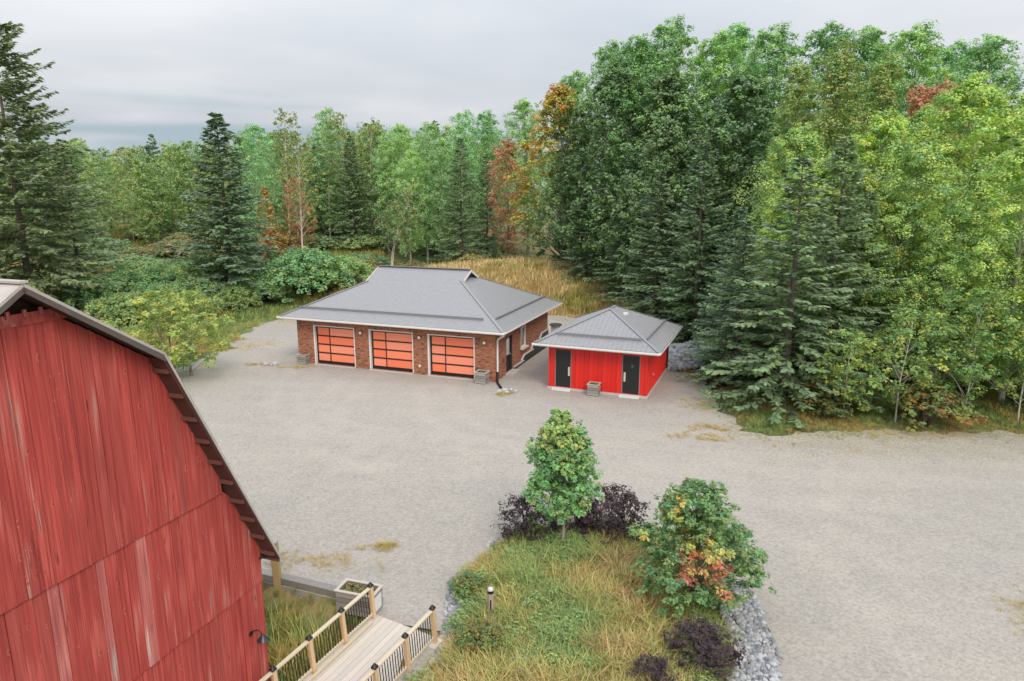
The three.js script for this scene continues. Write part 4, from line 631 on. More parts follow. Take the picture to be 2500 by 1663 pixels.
function conifer(o) { // o: seed,H,R,base,levels,per,twigs,col,tip,bark,trunkR,gap,pow
  const r = mulberry(o.seed), C = new Bag(), T = new Bag();
  T.tube([[0, -0.15, 0], [0.05, o.H * 0.35, 0.03], [0, o.H * 0.75, 0.05], [0, o.H, 0]], [o.trunkR * 1.2, o.trunkR * 0.8, o.trunkR * 0.35, 0.015], 7, o.bark);
  for (let l = 0; l < o.levels; l++) {
    const t = l / (o.levels - 1), n = Math.max(4, Math.round(o.per * (0.45 + 0.55 * (1 - t)))), irr = 0.75 + 0.5 * r();
    for (let b = 0; b < n; b++) {
      if (r() < (o.gap ?? 0)) continue;
      const tb = clamp(t + (r() - 0.5) * 2.2 / o.levels, 0, 1), yb = lerp(o.base, o.H - 0.15, Math.pow(tb, 0.95)), env = o.R * Math.pow(1 - tb, o.pow ?? 0.9) + 0.1;
      const a = (b / n) * 6.283 + l * 1.1 + r() * 0.7, L = env * (0.5 + 0.65 * r()) * (o.irregular ? irr : 1), rise = lerp(-0.16, 0.6, t) + (r() - 0.5) * 0.34, dx = Math.cos(a), dz = Math.sin(a), y = yb, tone = jit(r() < 0.25 ? o.tip : o.col, r, 0.45);
      const pos = (s) => [dx * L * s, y + L * (rise * s - 0.22 * s * s + 0.18 * Math.pow(s, 4)), dz * L * s];
      if (b % 2 === 0) T.tube([pos(0), pos(0.5), pos(0.95)], [0.035 * (1.3 - t), 0.02, 0.008], 3, o.bark);
      const tw = Math.max(6, Math.round(o.twigs * (0.3 + 0.7 * L / o.R)));
      for (let k = 0; k < tw; k++) {
        const q = 0.1 + 0.9 * Math.sqrt((k + r()) / tw), p = pos(q), sp = (k % 2 ? 1 : -1) * (0.25 + 0.95 * r()), cs = Math.cos(sp), sn = Math.sin(sp), tl = (o.twigLen ?? 0.4) * (0.6 + 0.7 * r()) * (1.2 - 0.5 * q);
        let ax = dx * cs - dz * sn, az = dx * sn + dz * cs, ay = rise * 0.3 + 0.2 - 0.85 * r(); const al = Math.hypot(ax, ay, az); ax /= al; ay /= al; az /= al;
        let nx = (r() - 0.5) * 1.4, ny = 1, nz = (r() - 0.5) * 1.4, bx = ny * az - nz * ay, by = nz * ax - nx * az, bz = nx * ay - ny * ax; const bl = (tl * 0.16 + 0.03) / (Math.hypot(bx, by, bz) || 1); bx *= bl; by *= bl; bz *= bl;
        const m = 0.45 + 0.2 * r(), mx = p[0] + ax * tl * m, my = p[1] + ay * tl * m, mz = p[2] + az * tl * m;
        C.quad(p, [mx + bx, my + by - 0.02, mz + bz], [p[0] + ax * tl, p[1] + ay * tl - 0.03, p[2] + az * tl], [mx - bx, my - by - 0.02, mz - bz], jit(r() < 0.3 ? o.tip : tone, r, 0.35));
      }
    }
  }
  return { crown: C.build(), trunk: T.build(true) };
}
function shrubGeo(o) { // dome of clumps on many stems
  const r = mulberry(o.seed), C = new Bag(), T = new Bag();
  for (let k = 0; k < o.clumps; k++) { const a = k * 2.399 + r(), v = Math.pow(r(), 0.7), d = o.R * Math.pow(r(), 0.5) * (0.75 + 0.35 * r()), top = o.H * Math.sqrt(Math.max(0.05, 1 - (d / (o.R * 1.12)) ** 2)), y = Math.max(0.12, top * (o.fill ? v : 0.45 + 0.5 * v)), x = Math.cos(a) * d, z = Math.sin(a) * d; clump(C, r, x, y, z, o.clumpR * (0.7 + 0.6 * r()), o.clumpR * 0.75, o.twigs, o.per, o.leaf, o.col); if (k % 4 === 0) T.tube([[x * 0.15, -0.05, z * 0.15], [x * 0.6, y * 0.55, z * 0.6], [x, y, z]], [o.stem ?? 0.04, (o.stem ?? 0.04) * 0.7, 0.01], 4, o.bark ?? [0.12, 0.09, 0.07]); }
  return { crown: C.build(), trunk: T.build(true) };
}
const BARK = [0.16, 0.13, 0.11], PALE = [0.52, 0.49, 0.44], GREYB = [0.24, 0.22, 0.2];
const oval = (t) => Math.sqrt(Math.max(0, Math.sin(Math.PI * clamp(0.08 + t * 0.9, 0, 1)))), egg = (t) => Math.pow(Math.sin(Math.PI * Math.pow(clamp(t * 0.93 + 0.06, 0, 1), 0.75)), 0.7), cone = (t) => Math.pow(1 - t, 0.75) * 0.95 + 0.08;
const mix3 = (...cs) => (r) => pick(r, cs);
const P = {};
P.spruce = [1, 2, 3].map((s) => conifer({ seed: s * 31, H: 15, R: 3.7, base: 0.5, levels: 56, per: 9, twigs: 40, twigLen: 0.42, col: [0.190, 0.297, 0.137], tip: [0.292, 0.431, 0.185], bark: BARK, trunkR: 0.17, gap: 0.12, pow: 0.85, irregular: s !== 2 }));
P.bluespruce = [4, 5].map((s) => conifer({ seed: s * 31, H: 15, R: 3.9, base: 0.3, levels: 64, per: 10, twigs: 46, twigLen: 0.42, col: [0.156, 0.260, 0.131], tip: [0.260, 0.403, 0.200], bark: BARK, trunkR: 0.18, gap: 0.07, pow: 0.85 }));
P.oldspruce = [6].map((s) => conifer({ seed: s * 31, H: 22, R: 5.8, base: 1, levels: 78, per: 10, twigs: 84, twigLen: 0.55, col: [0.210, 0.280, 0.119], tip: [0.308, 0.392, 0.154], bark: BARK, trunkR: 0.26, gap: 0.1, pow: 0.45, irregular: true }));
P.poplar = [1, 2, 3].map((s) => broadleaf({ seed: s * 57, H: 23, base: 4, R: 3.6, profile: oval, clumps: 165, twigs: 8, per: 22, leaf: 0.21, clumpR: 1.25, trunkR: 0.22, bark: GREYB, col: mix3([0.310, 0.523, 0.210], [0.366, 0.610, 0.227], [0.256, 0.454, 0.210], [0.456, 0.698, 0.227]) }));
P.bright = [1, 2, 3].map((s) => broadleaf({ seed: s * 91, H: 14, base: 1.5, R: 4.0, profile: egg, clumps: 215, twigs: 8, per: 24, leaf: 0.145, clumpR: 1.05, trunkR: 0.16, bark: PALE, limbEvery: 2, col: mix3([0.493, 0.658, 0.179], [0.377, 0.576, 0.179], [0.606, 0.720, 0.179], [0.320, 0.522, 0.196], [0.434, 0.631, 0.179]) }));
P.aspen = [1, 2, 3].map((s) => broadleaf({ seed: s * 23, H: 17, base: 2.4, R: 2.9, profile: oval, clumps: 115, twigs: 8, per: 18, leaf: 0.19, clumpR: 1.0, trunkR: 0.12, bark: PALE, limbEvery: 3, col: mix3([0.381, 0.616, 0.289], [0.454, 0.687, 0.305], [0.321, 0.545, 0.255], [0.499, 0.674, 0.255]) }));
P.birch = [1, 2].map((s) => broadleaf({ seed: s * 47, H: 17, base: 6, R: 2.7, profile: oval, clumps: 52, twigs: 6, per: 7, leaf: 0.28, clumpR: 0.9, trunkR: 0.13, bark: [0.62, 0.58, 0.5], limbEvery: 1, col: mix3([0.374, 0.424, 0.115], [0.452, 0.462, 0.115], [0.276, 0.366, 0.115]) }));
P.leaning = [broadleaf({ seed: 611, H: 9, base: 3.6, R: 2.3, profile: oval, clumps: 46, twigs: 7, per: 11, leaf: 0.25, clumpR: 0.85, trunkR: 0.09, stems: 3, lean: 0.18, bark: [0.62, 0.57, 0.5], limbEvery: 2, col: mix3([0.244, 0.350, 0.131], [0.336, 0.334, 0.090], [0.195, 0.315, 0.131]) })];
P.redmaple = [1, 2].map((s) => broadleaf({ seed: s * 131, H: 14, base: 1.4, R: 2.6, profile: oval, clumps: 95, twigs: 7, per: 17, leaf: 0.2, clumpR: 0.9, trunkR: 0.14, bark: GREYB, col: (r, x, y) => (y < 3.5 && r() < 0.4 ? [0.24, 0.36, 0.14] : pick(r, [[0.62, 0.31, 0.17], [0.66, 0.38, 0.22], [0.54, 0.29, 0.15], [0.64, 0.4, 0.18]])) }));
P.goldmaple = [broadleaf({ seed: 201, H: 17, base: 1, R: 4.8, profile: egg, clumps: 200, twigs: 8, per: 12, leaf: 0.28, clumpR: 1.15, trunkR: 0.24, bark: GREYB, col: (r, x, y, z) => { const k = -x * 0.28 + (y - 8) * 0.12 + (r() - 0.5) * 1.1; return k > 1.25 ? pick(r, [[0.710, 0.348, 0.060], [0.720, 0.470, 0.075], [0.608, 0.452, 0.068]]) : k > 0.5 ? pick(r, [[0.507, 0.470, 0.075], [0.335, 0.462, 0.109]]) : pick(r, [[0.118, 0.241, 0.098], [0.147, 0.294, 0.109], [0.176, 0.325, 0.109]]); } })];
P.greenmaple = [1, 2].map((s) => broadleaf({ seed: s * 219, H: 18, base: 0.7, R: 4.6, profile: egg, clumps: 210, twigs: 8, per: 12, leaf: 0.29, clumpR: 1.15, trunkR: 0.24, bark: GREYB, col: mix3([0.204, 0.334, 0.134], [0.241, 0.393, 0.148], [0.289, 0.443, 0.148], [0.193, 0.318, 0.142]) }));
P.larch = [1, 2].map((s) => broadleaf({ seed: s * 301, H: 18.5, base: 1.5, R: 3.2, profile: cone, clumps: 120, twigs: 8, per: 14, leaf: 0.19, clumpR: 1.0, trunkR: 0.17, bark: BARK, flat: 1.1, col: mix3([0.36, 0.48, 0.14], [0.42, 0.51, 0.14], [0.31, 0.45, 0.14], [0.47, 0.51, 0.13]) }));
P.farleaf = [1, 2, 3].map((s) => broadleaf({ seed: s * 67, H: 16, base: 2, R: 3, profile: oval, clumps: 90, twigs: 6, per: 11, leaf: 0.3, clumpR: 1.15, trunkR: 0.13, bark: GREYB, limbEvery: 4, col: mix3([0.329, 0.497, 0.186], [0.412, 0.575, 0.214], [0.279, 0.435, 0.177], [0.477, 0.575, 0.206]) }));
P.smalltree = [broadleaf({ seed: 841, H: 4.8, base: 0.6, R: 2.6, profile: egg, clumps: 130, twigs: 7, per: 15, leaf: 0.14, clumpR: 0.55, trunkR: 0.07, bark: GREYB, stems: 3, col: mix3([0.414, 0.529, 0.132], [0.483, 0.575, 0.132], [0.310, 0.460, 0.132], [0.552, 0.575, 0.132]) })];
P.gold = [broadleaf({ seed: 333, H: 9, base: 2, R: 1.4, profile: cone, clumps: 40, twigs: 6, per: 8, leaf: 0.26, clumpR: 0.65, trunkR: 0.08, bark: PALE, col: mix3([0.672, 0.435, 0.150], [0.616, 0.362, 0.105], [0.700, 0.493, 0.210]) })];
P.young = [1, 2].map((s) => broadleaf({ seed: s * 411, H: 5.6, base: 1.5, R: 1.7, profile: oval, clumps: 46, twigs: 7, per: 10, leaf: 0.16, clumpR: 0.55, trunkR: 0.045, bark: PALE, col: mix3([0.286, 0.462, 0.120], [0.502, 0.558, 0.120], [0.215, 0.385, 0.120]) }));
P.bush = [1, 2, 3].map((s) => shrubGeo({ seed: s * 77, R: 2.4, H: 2.8, clumps: 150, twigs: 7, per: 15, leaf: 0.145, clumpR: 0.6, col: mix3([0.249, 0.459, 0.181], [0.323, 0.530, 0.213], [0.212, 0.404, 0.166], [0.423, 0.530, 0.181]) }));
P.tawny = [1, 2].map((s) => shrubGeo({ seed: s * 177, R: 1.8, H: 1.6, clumps: 80, twigs: 6, per: 13, leaf: 0.14, clumpR: 0.5, col: mix3([0.435, 0.367, 0.126], [0.386, 0.250, 0.126], [0.483, 0.416, 0.162], [0.319, 0.402, 0.157]) }));
P.lowbush = [1, 2].map((s) => shrubGeo({ seed: s * 277, R: 1.9, H: 1.7, clumps: 70, twigs: 6, per: 11, leaf: 0.16, clumpR: 0.5, col: mix3([0.278, 0.426, 0.190], [0.325, 0.464, 0.206], [0.232, 0.373, 0.174], [0.383, 0.464, 0.190]) }));
P.orangebush = [shrubGeo({ seed: 905, R: 1.8, H: 4.6, clumps: 90, twigs: 6, per: 10, leaf: 0.22, clumpR: 0.6, fill: true, col: mix3([0.532, 0.275, 0.068], [0.476, 0.217, 0.068], [0.504, 0.377, 0.090], [0.336, 0.319, 0.090]) })];
P.under = [1, 2].map((s) => shrubGeo({ seed: s * 277, R: 1.0, H: 1.3, clumps: 44, twigs: 6, per: 9, leaf: 0.13, clumpR: 0.34, col: mix3([0.149, 0.245, 0.082], [0.206, 0.315, 0.090], [0.299, 0.350, 0.082], [0.322, 0.217, 0.056]) }));
P.purple = [1, 2, 3].map((s) => shrubGeo({ seed: s * 377, R: 0.72, H: 1.25, clumps: 80, twigs: 6, per: 9, leaf: 0.06, clumpR: 0.2, fill: true, stem: 0.012, bark: [0.05, 0.03, 0.03], col: mix3([0.056, 0.029, 0.045], [0.088, 0.045, 0.061], [0.040, 0.022, 0.032], [0.120, 0.064, 0.072]) }));
P.gardenmaple = [broadleaf({ seed: 501, H: 4.2, base: 1.45, R: 1.12, profile: (t) => Math.pow(Math.sin(Math.PI * Math.pow(clamp(0.1 + t * 0.86, 0, 1), 0.62)), 0.8), clumps: 135, twigs: 8, per: 14, leaf: 0.12, clumpR: 0.34, trunkR: 0.05, bark: [0.34, 0.29, 0.25], limbEvery: 2, tpow: 1, col: (r, x, y) => (r() < (y > 3.4 ? 0.6 : 0.16) ? pick(r, [[0.48, 0.58, 0.18], [0.40, 0.56, 0.18]]) : pick(r, [[0.22, 0.46, 0.17], [0.28, 0.54, 0.18], [0.19, 0.40, 0.16]])) })];
P.autumnmaple = [broadleaf({ seed: 733, H: 3.7, base: 0.55, R: 1.75, profile: (t) => Math.pow(Math.sin(Math.PI * Math.pow(clamp(0.12 + t * 0.82, 0, 1), 0.7)), 0.75), clumps: 190, twigs: 8, per: 14, leaf: 0.105, clumpR: 0.36, trunkR: 0.06, bark: [0.2, 0.16, 0.13], limbEvery: 2, tpow: 1, shell: 0.4, col: (r, x, y, z) => { const q = Math.hypot(x + 0.1, (y - 1.75) * 1.6), w = N3(x * 1.1, y * 1.3, z * 1.1 + 4); if (z > 0.35 && q < 0.72 + 0.5 * w) return pick(r, [[0.74, 0.22, 0.16], [0.76, 0.3, 0.2], [0.7, 0.36, 0.13]]); if (z > -0.2 && (Math.hypot(x + 0.15, y - 2.35) < 0.55 + 0.6 * w || (x < -0.6 && y > 2.1 && w > 0.0)) && r() < 0.8) return pick(r, [[0.5, 0.54, 0.13], [0.64, 0.5, 0.13], [0.4, 0.52, 0.14]]); return r() < 0.25 ? [0.26, 0.35, 0.11] : pick(r, [[0.16, 0.33, 0.14], [0.2, 0.41, 0.15], [0.26, 0.45, 0.16]]); } })];

let plantNo = 0;
const real = {}; // height of each prototype
for (const k in P) real[k] = P[k].map((g) => { g.crown.computeBoundingBox(); return g.crown.boundingBox.max.y; });
function plant(kind, name, label, category, x, z, h, group, opt = {}) {
  const v = opt.v ?? plantNo % P[kind].length, g = P[kind][v], s = h ? h / real[kind][v] : opt.s ?? 1, o = thing(name, label, category, [x, opt.y ?? ground(x, z), z], opt.turn ?? plantNo * 2.13, group);
  plantNo++; o.scale.set(s * (opt.wide ?? 1), s, s * (opt.wide ?? 1));
  part('trunk', g.trunk, barkMat, o).name = category === 'shrub' ? 'stems' : 'trunk'; const c = part('crown', g.crown, leafMat(opt.tint ?? 0), o); if (category === 'shrub') c.name = 'foliage'; c.userData.kind = undefined; return o;
}

// garden bed
plant('gardenmaple', 'young_maple', 'slim bright green young maple on a bare stem in the garden bed', 'tree', 1.4, -17.35, 4.05, undefined, { y: bedH(1.4, -17.35), turn: 0.4 });
plant('autumnmaple', 'autumn_maple', 'broad young maple with a red and orange patch beside the stone border', 'tree', 4.5, -15.0, 3.15, undefined, { y: bedH(4.5, -15.0), turn: 0, wide: 1.12 });
for (const [x, z, h, w, lab] of [[0.45, -18.3, 1.5, 1.05, 'dark purple shrub left of the slim green maple'], [2.0, -18.6, 1.15, 1.2, 'low dark purple shrub right behind the stem of the slim green maple'], [3.0, -18.15, 1.6, 1.1, 'dark purple shrub between the two young maples'], [4.0, -12.6, 1.1, 1.25, 'dark purple shrub against the stone border at the bottom edge'], [2.8, -11.9, 0.7, 1.0, 'sparse dark purple shrub in the grass at the bottom edge']]) plant('purple', 'purple_shrub', lab, 'shrub', x, z, h, 'purple shrubs of the garden bed', { y: bedH(x, z), wide: w });
plant('under', 'green_shrub', 'small dark green shrub near the bollard light', 'shrub', -0.7, -13.2, 0.75, undefined, { y: bedH(-0.7, -13.2) });
plant('under', 'green_shrub', 'leafy green shrub at the left rim of the garden bed', 'shrub', -1.15, -15.6, 0.6, undefined, { y: bedH(-1.15, -15.6), tint: 3 });
plant('young', 'sapling', 'thin sapling under the left purple shrub', 'tree', 0.6, -17.75, 1.0, undefined, { y: bedH(0.6, -17.75), wide: 0.7 });

// left
plant('oldspruce', 'tall_spruce', 'tall ragged spruce rising above the barn at the left edge', 'tree', -36.9, -52, 22.2, undefined, { turn: 0.5 });
plant('spruce', 'spruce', 'shorter dense spruce just right of the tall ragged one', 'tree', -37.3, -59, 14.3, undefined, { wide: 1.25, tint: 2 });
plant('spruce', 'spruce', 'spruce half hidden behind the tall ragged one', 'tree', -44.6, -66, 16, undefined, { wide: 1.3, tint: 2 });
plant('spruce', 'spruce', 'broad dark spruce standing alone across the open field', 'tree', -53.5, -104, 13.4, undefined, { wide: 1.25 });
plant('spruce', 'spruce', 'thin small spruce right beside the broad one across the field', 'tree', -50.8, -110, 11);
plant('bluespruce', 'blue_spruce', 'big blue green spruce standing free behind the left shrubs', 'tree', -25, -60.5, 16.4, undefined, { wide: 1.3, v: 0 });
plant('smalltree', 'small_tree', 'small yellow green tree behind the barn roof', 'tree', -18.4, -36.5, 5.1, undefined, { wide: 1.1 });
const farAspen = 'slender light green aspen in the wood beyond the garage', farBirch = 'thin leaved birch with a pale trunk in the wood beyond the garage';
for (const [x, z, h] of [[-30.9, -84, 16.4], [-25.8, -98, 18.6], [-13.6, -88, 16.4], [-10.3, -84, 16.6], [-6.7, -92, 18.2], [-7.7, -80, 14.8], [-11.8, -80, 13.5], [-16.5, -92, 15.5], [-19, -104, 15.6], [-33, -96, 15.4]]) plant('aspen', 'aspen', farAspen, 'tree', x, z, h, 'aspens in the wood beyond the garage', { tint: [0, 3, 0, 2][plantNo % 4] });
for (const [x, z, h] of [[-29.6, -92, 18.4], [-20.2, -100, 17.3], [-22.6, -96, 18]]) plant('birch', 'birch', farBirch, 'tree', x, z, h, 'birches in the wood beyond the garage');
plant('birch', 'birch', 'half bare birch with a long white trunk before the orange tree', 'tree', -24.1, -79, 15.4, undefined, { v: 1 });
plant('leaning', 'leaning_birch', 'clump of leaning white birch stems just behind the garage roof', 'tree', -13.2, -72, 9.2, undefined, { turn: 2.2 });
plant('redmaple', 'orange_maple', 'rusty orange maple behind the half bare birch', 'tree', -26.4, -86, 10.4, undefined, { tint: 4 });
plant('orangebush', 'orange_shrub', 'tall orange shrub right of the blue green spruce', 'shrub', -27.2, -80, 5.2);
plant('gold', 'golden_sapling', 'narrow pale gold tree behind the blue green spruce', 'tree', -29.2, -83, 9.4);
plant('redmaple', 'red_maple', 'rust red maple at the left end of the tall wood', 'tree', -0.4, -75, 14.2, undefined, { v: 0 });
plant('goldmaple', 'golden_maple', 'large maple with gold and orange leaves on its left side', 'tree', 5.2, -68.5, 17.6, undefined, { turn: 0.1 });
for (const [x, z, h] of [[-5.6, -77, 14.5], [-38.6, -100, 14.8], [-21.4, -94, 15], [-27.5, -100, 14.6], [-17.5, -99, 13], [-3, -83, 13]]) plant('spruce', 'dark_spruce', 'dark spruce among the light green trees beyond the garage', 'tree', x, z, h, 'dark spruces beyond the garage');
// tall wood at right
for (const [x, z, h] of [[8.9, -67, 21.6], [11.4, -62.5, 22.4], [15, -64, 23.9], [16.5, -59, 22.6], [19.9, -62, 24], [21, -56, 22.6], [25.8, -60, 23.8], [29.2, -58, 23.3], [28.9, -51, 21.5], [36.5, -60, 22.4], [35, -52, 21.4], [38, -49, 20.8], [6.3, -73, 20.4], [2.1, -90, 19.8], [-2.8, -97, 18.4], [12.8, -70, 22.5], [33, -63, 23]]) plant('poplar', 'poplar', 'tall green poplar forming the skyline of the right-hand wood', 'tree', x, z, h, 'tall poplars of the right-hand wood', { tint: [0, 2, 3, 0, 1][plantNo % 5] });
for (const [x, z, h, w, lab] of [[15.6, -33.2, 12.5, 1.15, 'tall soft green spruce right behind the corner spruce'], [11.9, -35.2, 8.6, 1.3, 'bushy spruce between the fir and the corner spruce'], [17.6, -34.6, 10, 1.2, 'dim spruce among the bright poplars right of the corner spruce']]) plant('spruce', 'edge_spruce', lab, 'tree', x, z, h, undefined, { wide: w });
const spr = 'dark spruce at the edge of the wood behind the red shed';
for (const [x, z, h, w] of [[9.6, -58.5, 9.5, 1.35], [11.0, -52, 11.5, 1.25], [12.6, -46.5, 13.2, 1.15], [16.6, -42, 11.5, 1.25], [6.8, -63.5, 8.5, 1.4], [14.6, -52, 14.5, 1.1]]) plant('spruce', 'wood_spruce', spr, 'tree', x, z, h, 'spruces behind the red shed', { wide: w, tint: plantNo % 2 });
for (const [x, z, h] of [[9.4, -63.5, 19.5], [13.2, -59, 19.5], [16.8, -54, 18.5], [11.8, -56.5, 15.5]]) plant('greenmaple', 'green_maple', 'large dark green maple behind the spruces of the red shed', 'tree', x, z, h, 'dark green maples of the right-hand wood', { tint: plantNo % 2 });
plant('bluespruce', 'dark_fir', 'dense blue green fir right beside the stone bank', 'tree', 12.7, -38.6, 9.2, undefined, { v: 1, tint: 1, wide: 1.2 });
plant('spruce', 'corner_spruce', 'large spruce reaching the ground at the corner of the wood', 'tree', 13.0, -31.6, 11.5, undefined, { v: 1, wide: 1.35, tint: 0 });
for (const [x, z, h] of [[19.4, -42.5, 18.8], [18.6, -46, 18.2], [22.6, -45, 18.4]]) plant('larch', 'yellowing_tree', 'pointed yellow green tree rising in the middle of the right-hand wood', 'tree', x, z, h, 'pointed yellow green trees');
plant('redmaple', 'rust_maple', 'rust red tree showing among the tall trees at upper right', 'tree', 25.6, -46, 17, undefined, { v: 1 });
for (const [x, z, h, t] of [[15.6, -38.5, 11.5, 2], [17.4, -41.5, 14, 0], [20.4, -40, 14.5, 2], [20.1, -35.5, 12.6, 0], [25.6, -39, 16.4, 2], [18.2, -37.5, 11.2, 4], [20.6, -32.2, 9.8, 0], [23.4, -31.4, 12.5, 2], [26.4, -30.4, 11.5, 2], [17.0, -35, 9.2, 0], [25.2, -43, 15.2, 0], [28.5, -36.5, 14, 0], [22.6, -39.5, 13.6, 4], [29.5, -31.5, 12, 2]]) plant('bright', 'leafy_poplar', 'bushy bright green poplar at the front of the right-hand wood', 'tree', x, z, h, 'bright poplars at the front of the wood', { tint: t });
for (const [x, z, h] of [[17.0, -28.9, 5.2], [19.9, -28.8, 6.2], [14.8, -29.2, 4.2], [22.5, -29, 5.4]]) plant('young', 'young_poplar', 'small thin stemmed poplar at the gravel edge of the wood', 'tree', x, z, h, 'young poplars at the gravel edge', { tint: plantNo % 3 });
const ORD = ['first', 'second', 'third', 'fourth', 'fifth', 'sixth', 'seventh', 'eighth', 'ninth', 'tenth', 'eleventh', 'twelfth', 'thirteenth', 'fourteenth', 'fifteenth', 'sixteenth', 'seventeenth', 'eighteenth', 'nineteenth', 'twentieth'];
function inOrder(group, words) { // label the members of a group by their order across the view
  const g = scene.children.filter((o) => o.userData.group === group).sort((a, b) => a.position.x / -a.position.z - b.position.x / -b.position.z);
  g.forEach((o, k) => { o.userData.label = k === 0 ? `leftmost ${words}` : k === g.length - 1 ? `rightmost ${words}` : `${ORD[k]} from the left ${words}`; });
}
{ // fill behind: rows of trees deeper in the wood, and the far tree line across the field
  const r = mulberry(2024);
  for (let k = 0; k < 26; k++) { const x = 16 + r() * 34, z = -44 - r() * 30; if (x < 18 && z > -50) continue; plant('farleaf', 'inner_tree', 'green tree deep inside the right-hand wood', 'tree', x, z, 13 + r() * 6, 'trees deep in the right-hand wood', { tint: Math.floor(r() * 4) }); }
  for (let k = 0; k < 9; k++) plant('spruce', 'inner_spruce', 'shaded spruce inside the right-hand wood', 'tree', 14 + k * 2.1 + r(), -36.5 - r() * 12, 7 + r() * 5, 'spruces inside the right-hand wood', { tint: 0 });
  for (let k = 0; k < 46; k++) { const d = 112 + r() * 44, u = -0.78 + 0.76 * ((k + r()) / 46), x = u * d; const kind = r() < 0.85 ? 'farleaf' : 'spruce'; plant(kind, 'far_tree', 'distant tree in the tree line closing the field', 'tree', x, -d, (u < -0.42 ? 12.5 : 14.5) + r() * 3, 'distant tree line', { tint: Math.floor(r() * 5) }); }
  for (let k = 0; k < 22; k++) { const d = 90 + r() * 24, u = -0.34 + 0.36 * ((k + r()) / 22), kind = r() < 0.75 ? 'farleaf' : r() < 0.4 ? 'spruce' : 'birch'; plant(kind, 'wood_tree', 'mixed green tree deep in the wood beyond the garage', 'tree', u * d, -d, 13 + r() * 4, 'trees deep beyond the garage', { tint: Math.floor(r() * 4) }); }
  for (let k = 0; k < 22; k++) { const d = 90 + r() * 26, u = -0.80 + 0.40 * ((k + r()) / 22); plant('farleaf', 'field_edge_tree', 'light green tree along the left edge of the field', 'tree', u * d, -d, 11.5 + r() * 3.5, 'trees along the left edge of the field', { tint: [0, 2, 3, 4][Math.floor(r() * 4)] }); }
  for (let k = 0; k < 40; k++) { const d = 165 + r() * 40, u = -0.85 + 0.95 * ((k + r()) / 40); plant(r() < 0.8 ? 'farleaf' : 'spruce', 'distant_tree', 'very distant tree on the horizon beyond the field', 'tree', u * d, -d, 13 + r() * 4, 'very distant trees', { tint: Math.floor(r() * 4), wide: 1.4 }); }
  // the wood and the tree line go on past both sides of the view
  for (let k = 0; k < 34; k++) plant(r() < 0.7 ? 'farleaf' : 'spruce', 'wood_side_tree', 'green tree where the right-hand wood runs on past the yard', 'tree', 31 + r() * 40, -29.5 - r() * 46, 11 + r() * 7, 'trees of the wood past the right side', { tint: Math.floor(r() * 3) });
  for (let k = 0; k < 30; k++) { const d = 62 + r() * 60, u = -0.86 - 0.9 * ((k + r()) / 30); plant(r() < 0.75 ? 'farleaf' : 'spruce', 'field_side_tree', 'green tree past the left side of the field', 'tree', u * d, -d, 11 + r() * 5, 'trees past the left side of the field', { tint: Math.floor(r() * 4) }); }
  // shrubs
  for (const [x, z, h, w] of [[-19, -62.5, 4.4, 1.05], [-22.2, -60, 3.4, 1.1], [-16.2, -65.5, 3.2, 1.1], [-20, -67.5, 3.4, 1.2], [-26.5, -57, 3.6, 1.1], [-29, -55.5, 3.4, 1.1], [-23.6, -57.2, 2.8, 1.1], [-31.5, -58, 3.6, 1.1], [-28, -62, 3.8, 1.1], [-34, -55, 3.2, 1.2], [-33, -62, 3.4, 1.2], [-24.5, -66, 3, 1.2], [-30, -68, 3.2, 1.2], [-37, -50, 3.4, 1.1], [-29, -50, 2.6, 1.1], [-25.6, -52.6, 2.4, 1.1], [-35.5, -68, 3, 1.3]]) plant('bush', 'field_shrub', 'rounded green shrub in the thicket left of the garage', 'shrub', x, z, h * (Math.hypot(x + 25, z + 58) < 5 ? 0.85 : 1.12), 'green thicket left of the garage', { wide: w * 0.95, tint: Math.floor(r() * 5) });
  for (let k = 0; k < 70; k++) { const d = 60 + Math.pow(r(), 0.8) * 46, x = (-0.64 + 0.46 * r()) * d; if (x > -15) continue; const tw = r() < 0.45; plant(tw ? 'tawny' : 'lowbush', tw ? 'tawny_shrub' : 'low_shrub', tw ? 'low tawny shrub scattered over the open field' : 'low green shrub scattered over the open field', 'shrub', x, -d, 1.2 + r() * 1.5, tw ? 'low tawny shrubs over the field' : 'low green shrubs over the field', { wide: 1.3, tint: Math.floor(r() * 5) }); }
  for (let k = 0; k < 14; k++) { const x = -17 + k * 1.5 + r(), z = -70 - r() * 7; plant('tawny', 'bank_shrub', 'low tawny shrub on the bank behind the garage', 'shrub', x, z, 0.9 + r() * 0.9, 'low shrubs on the bank', { tint: Math.floor(r() * 3) }); }
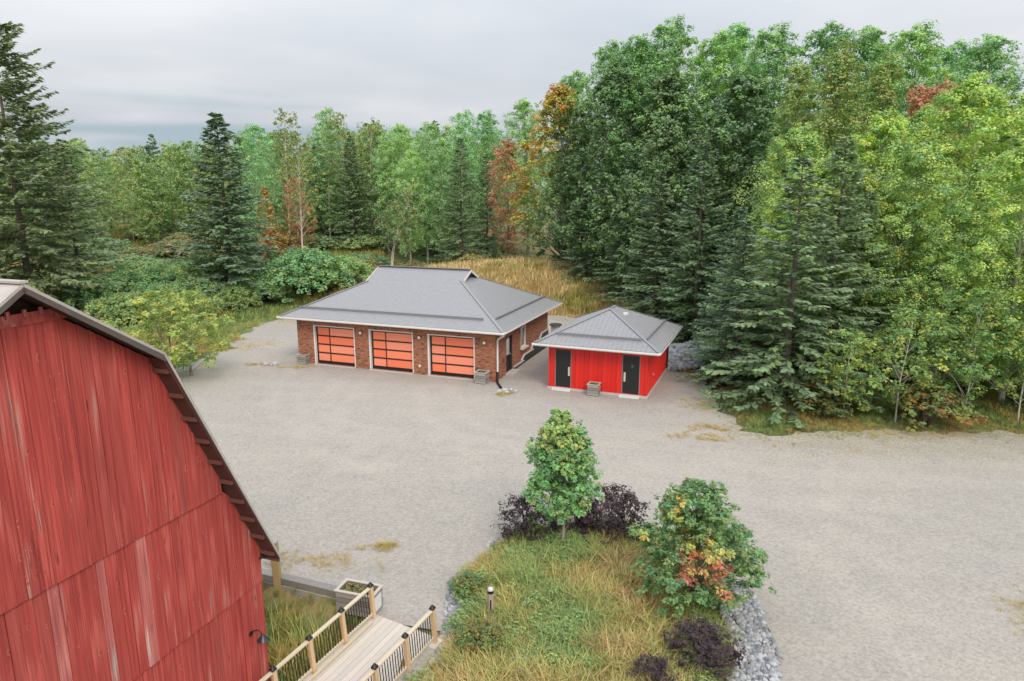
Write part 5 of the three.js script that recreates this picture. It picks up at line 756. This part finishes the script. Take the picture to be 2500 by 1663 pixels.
  for (let k = 0; k < 18; k++) { const t = r(), x = 10.8 + t * 22, z = (t < 0.12 ? -29 - r() * 12 : -28.4 - r() * 4.5); plant('under', 'undergrowth_shrub', 'low leafy undergrowth along the edge of the right-hand wood', 'shrub', x, z, 0.7 + r() * 1.2, 'undergrowth of the right-hand wood', { tint: Math.floor(r() * 5), wide: 1.2 }); }
}
{ // brush pile at the foot of the bank, left of the garage ridge
  const G = thing('brush_pile', 'dark tangled pile of brush behind the left end of the garage roof', 'brush pile', [-14.5, ground(-14.5, -64), -64]), T = new Bag(), r = mulberry(66);
  for (let k = 0; k < 90; k++) { const a = r() * 6.3, x = (r() - 0.5) * 7, z = (r() - 0.5) * 2.5, y = 0.2 + r() * 1.3 * (1 - Math.abs(x) / 4.5), l = 0.5 + r(); T.tube([[x - Math.cos(a) * l, Math.max(0.03, y - 0.5 * r()), z - Math.sin(a) * l], [x, y, z], [x + Math.cos(a) * l, Math.max(0.03, y + (r() - 0.6) * 0.6), z + Math.sin(a) * l]], [0.05, 0.04, 0.02], 4, [0.07, 0.055, 0.05]); }
  part('branches', T.build(true), barkMat, G);
}
inOrder('bright poplars at the front of the wood', 'of the bushy bright green poplars fronting the right-hand wood');
inOrder('tall poplars of the right-hand wood', 'of the tall skyline poplars of the right-hand wood');
inOrder('dark green maples of the right-hand wood', 'of the big dark green maples behind the shed spruces');
inOrder('aspens in the wood beyond the garage', 'of the slender light green aspens beyond the garage');
inOrder('birches in the wood beyond the garage', 'of the thin leaved pale trunked birches beyond the garage');
inOrder('spruces behind the red shed', 'of the dark spruces at the wood edge behind the red shed');
inOrder('green thicket left of the garage', 'of the rounded green thicket shrubs left of the garage');
inOrder('young poplars at the gravel edge', 'of the thin young poplars at the gravel edge of the wood');
inOrder('pointed yellow green trees', 'of the pointed yellow green trees in the right-hand wood');
inOrder('dark spruces beyond the garage', 'of the dark spruces among light green trees beyond the garage');
inOrder('spruces inside the right-hand wood', 'of the shaded spruces inside the right-hand wood');
inOrder('low shrubs on the bank', 'of the low tawny shrubs on the bank behind the garage');
inOrder('undergrowth of the right-hand wood', 'of the low undergrowth shrubs edging the right-hand wood');
renderer.render(scene, camera);
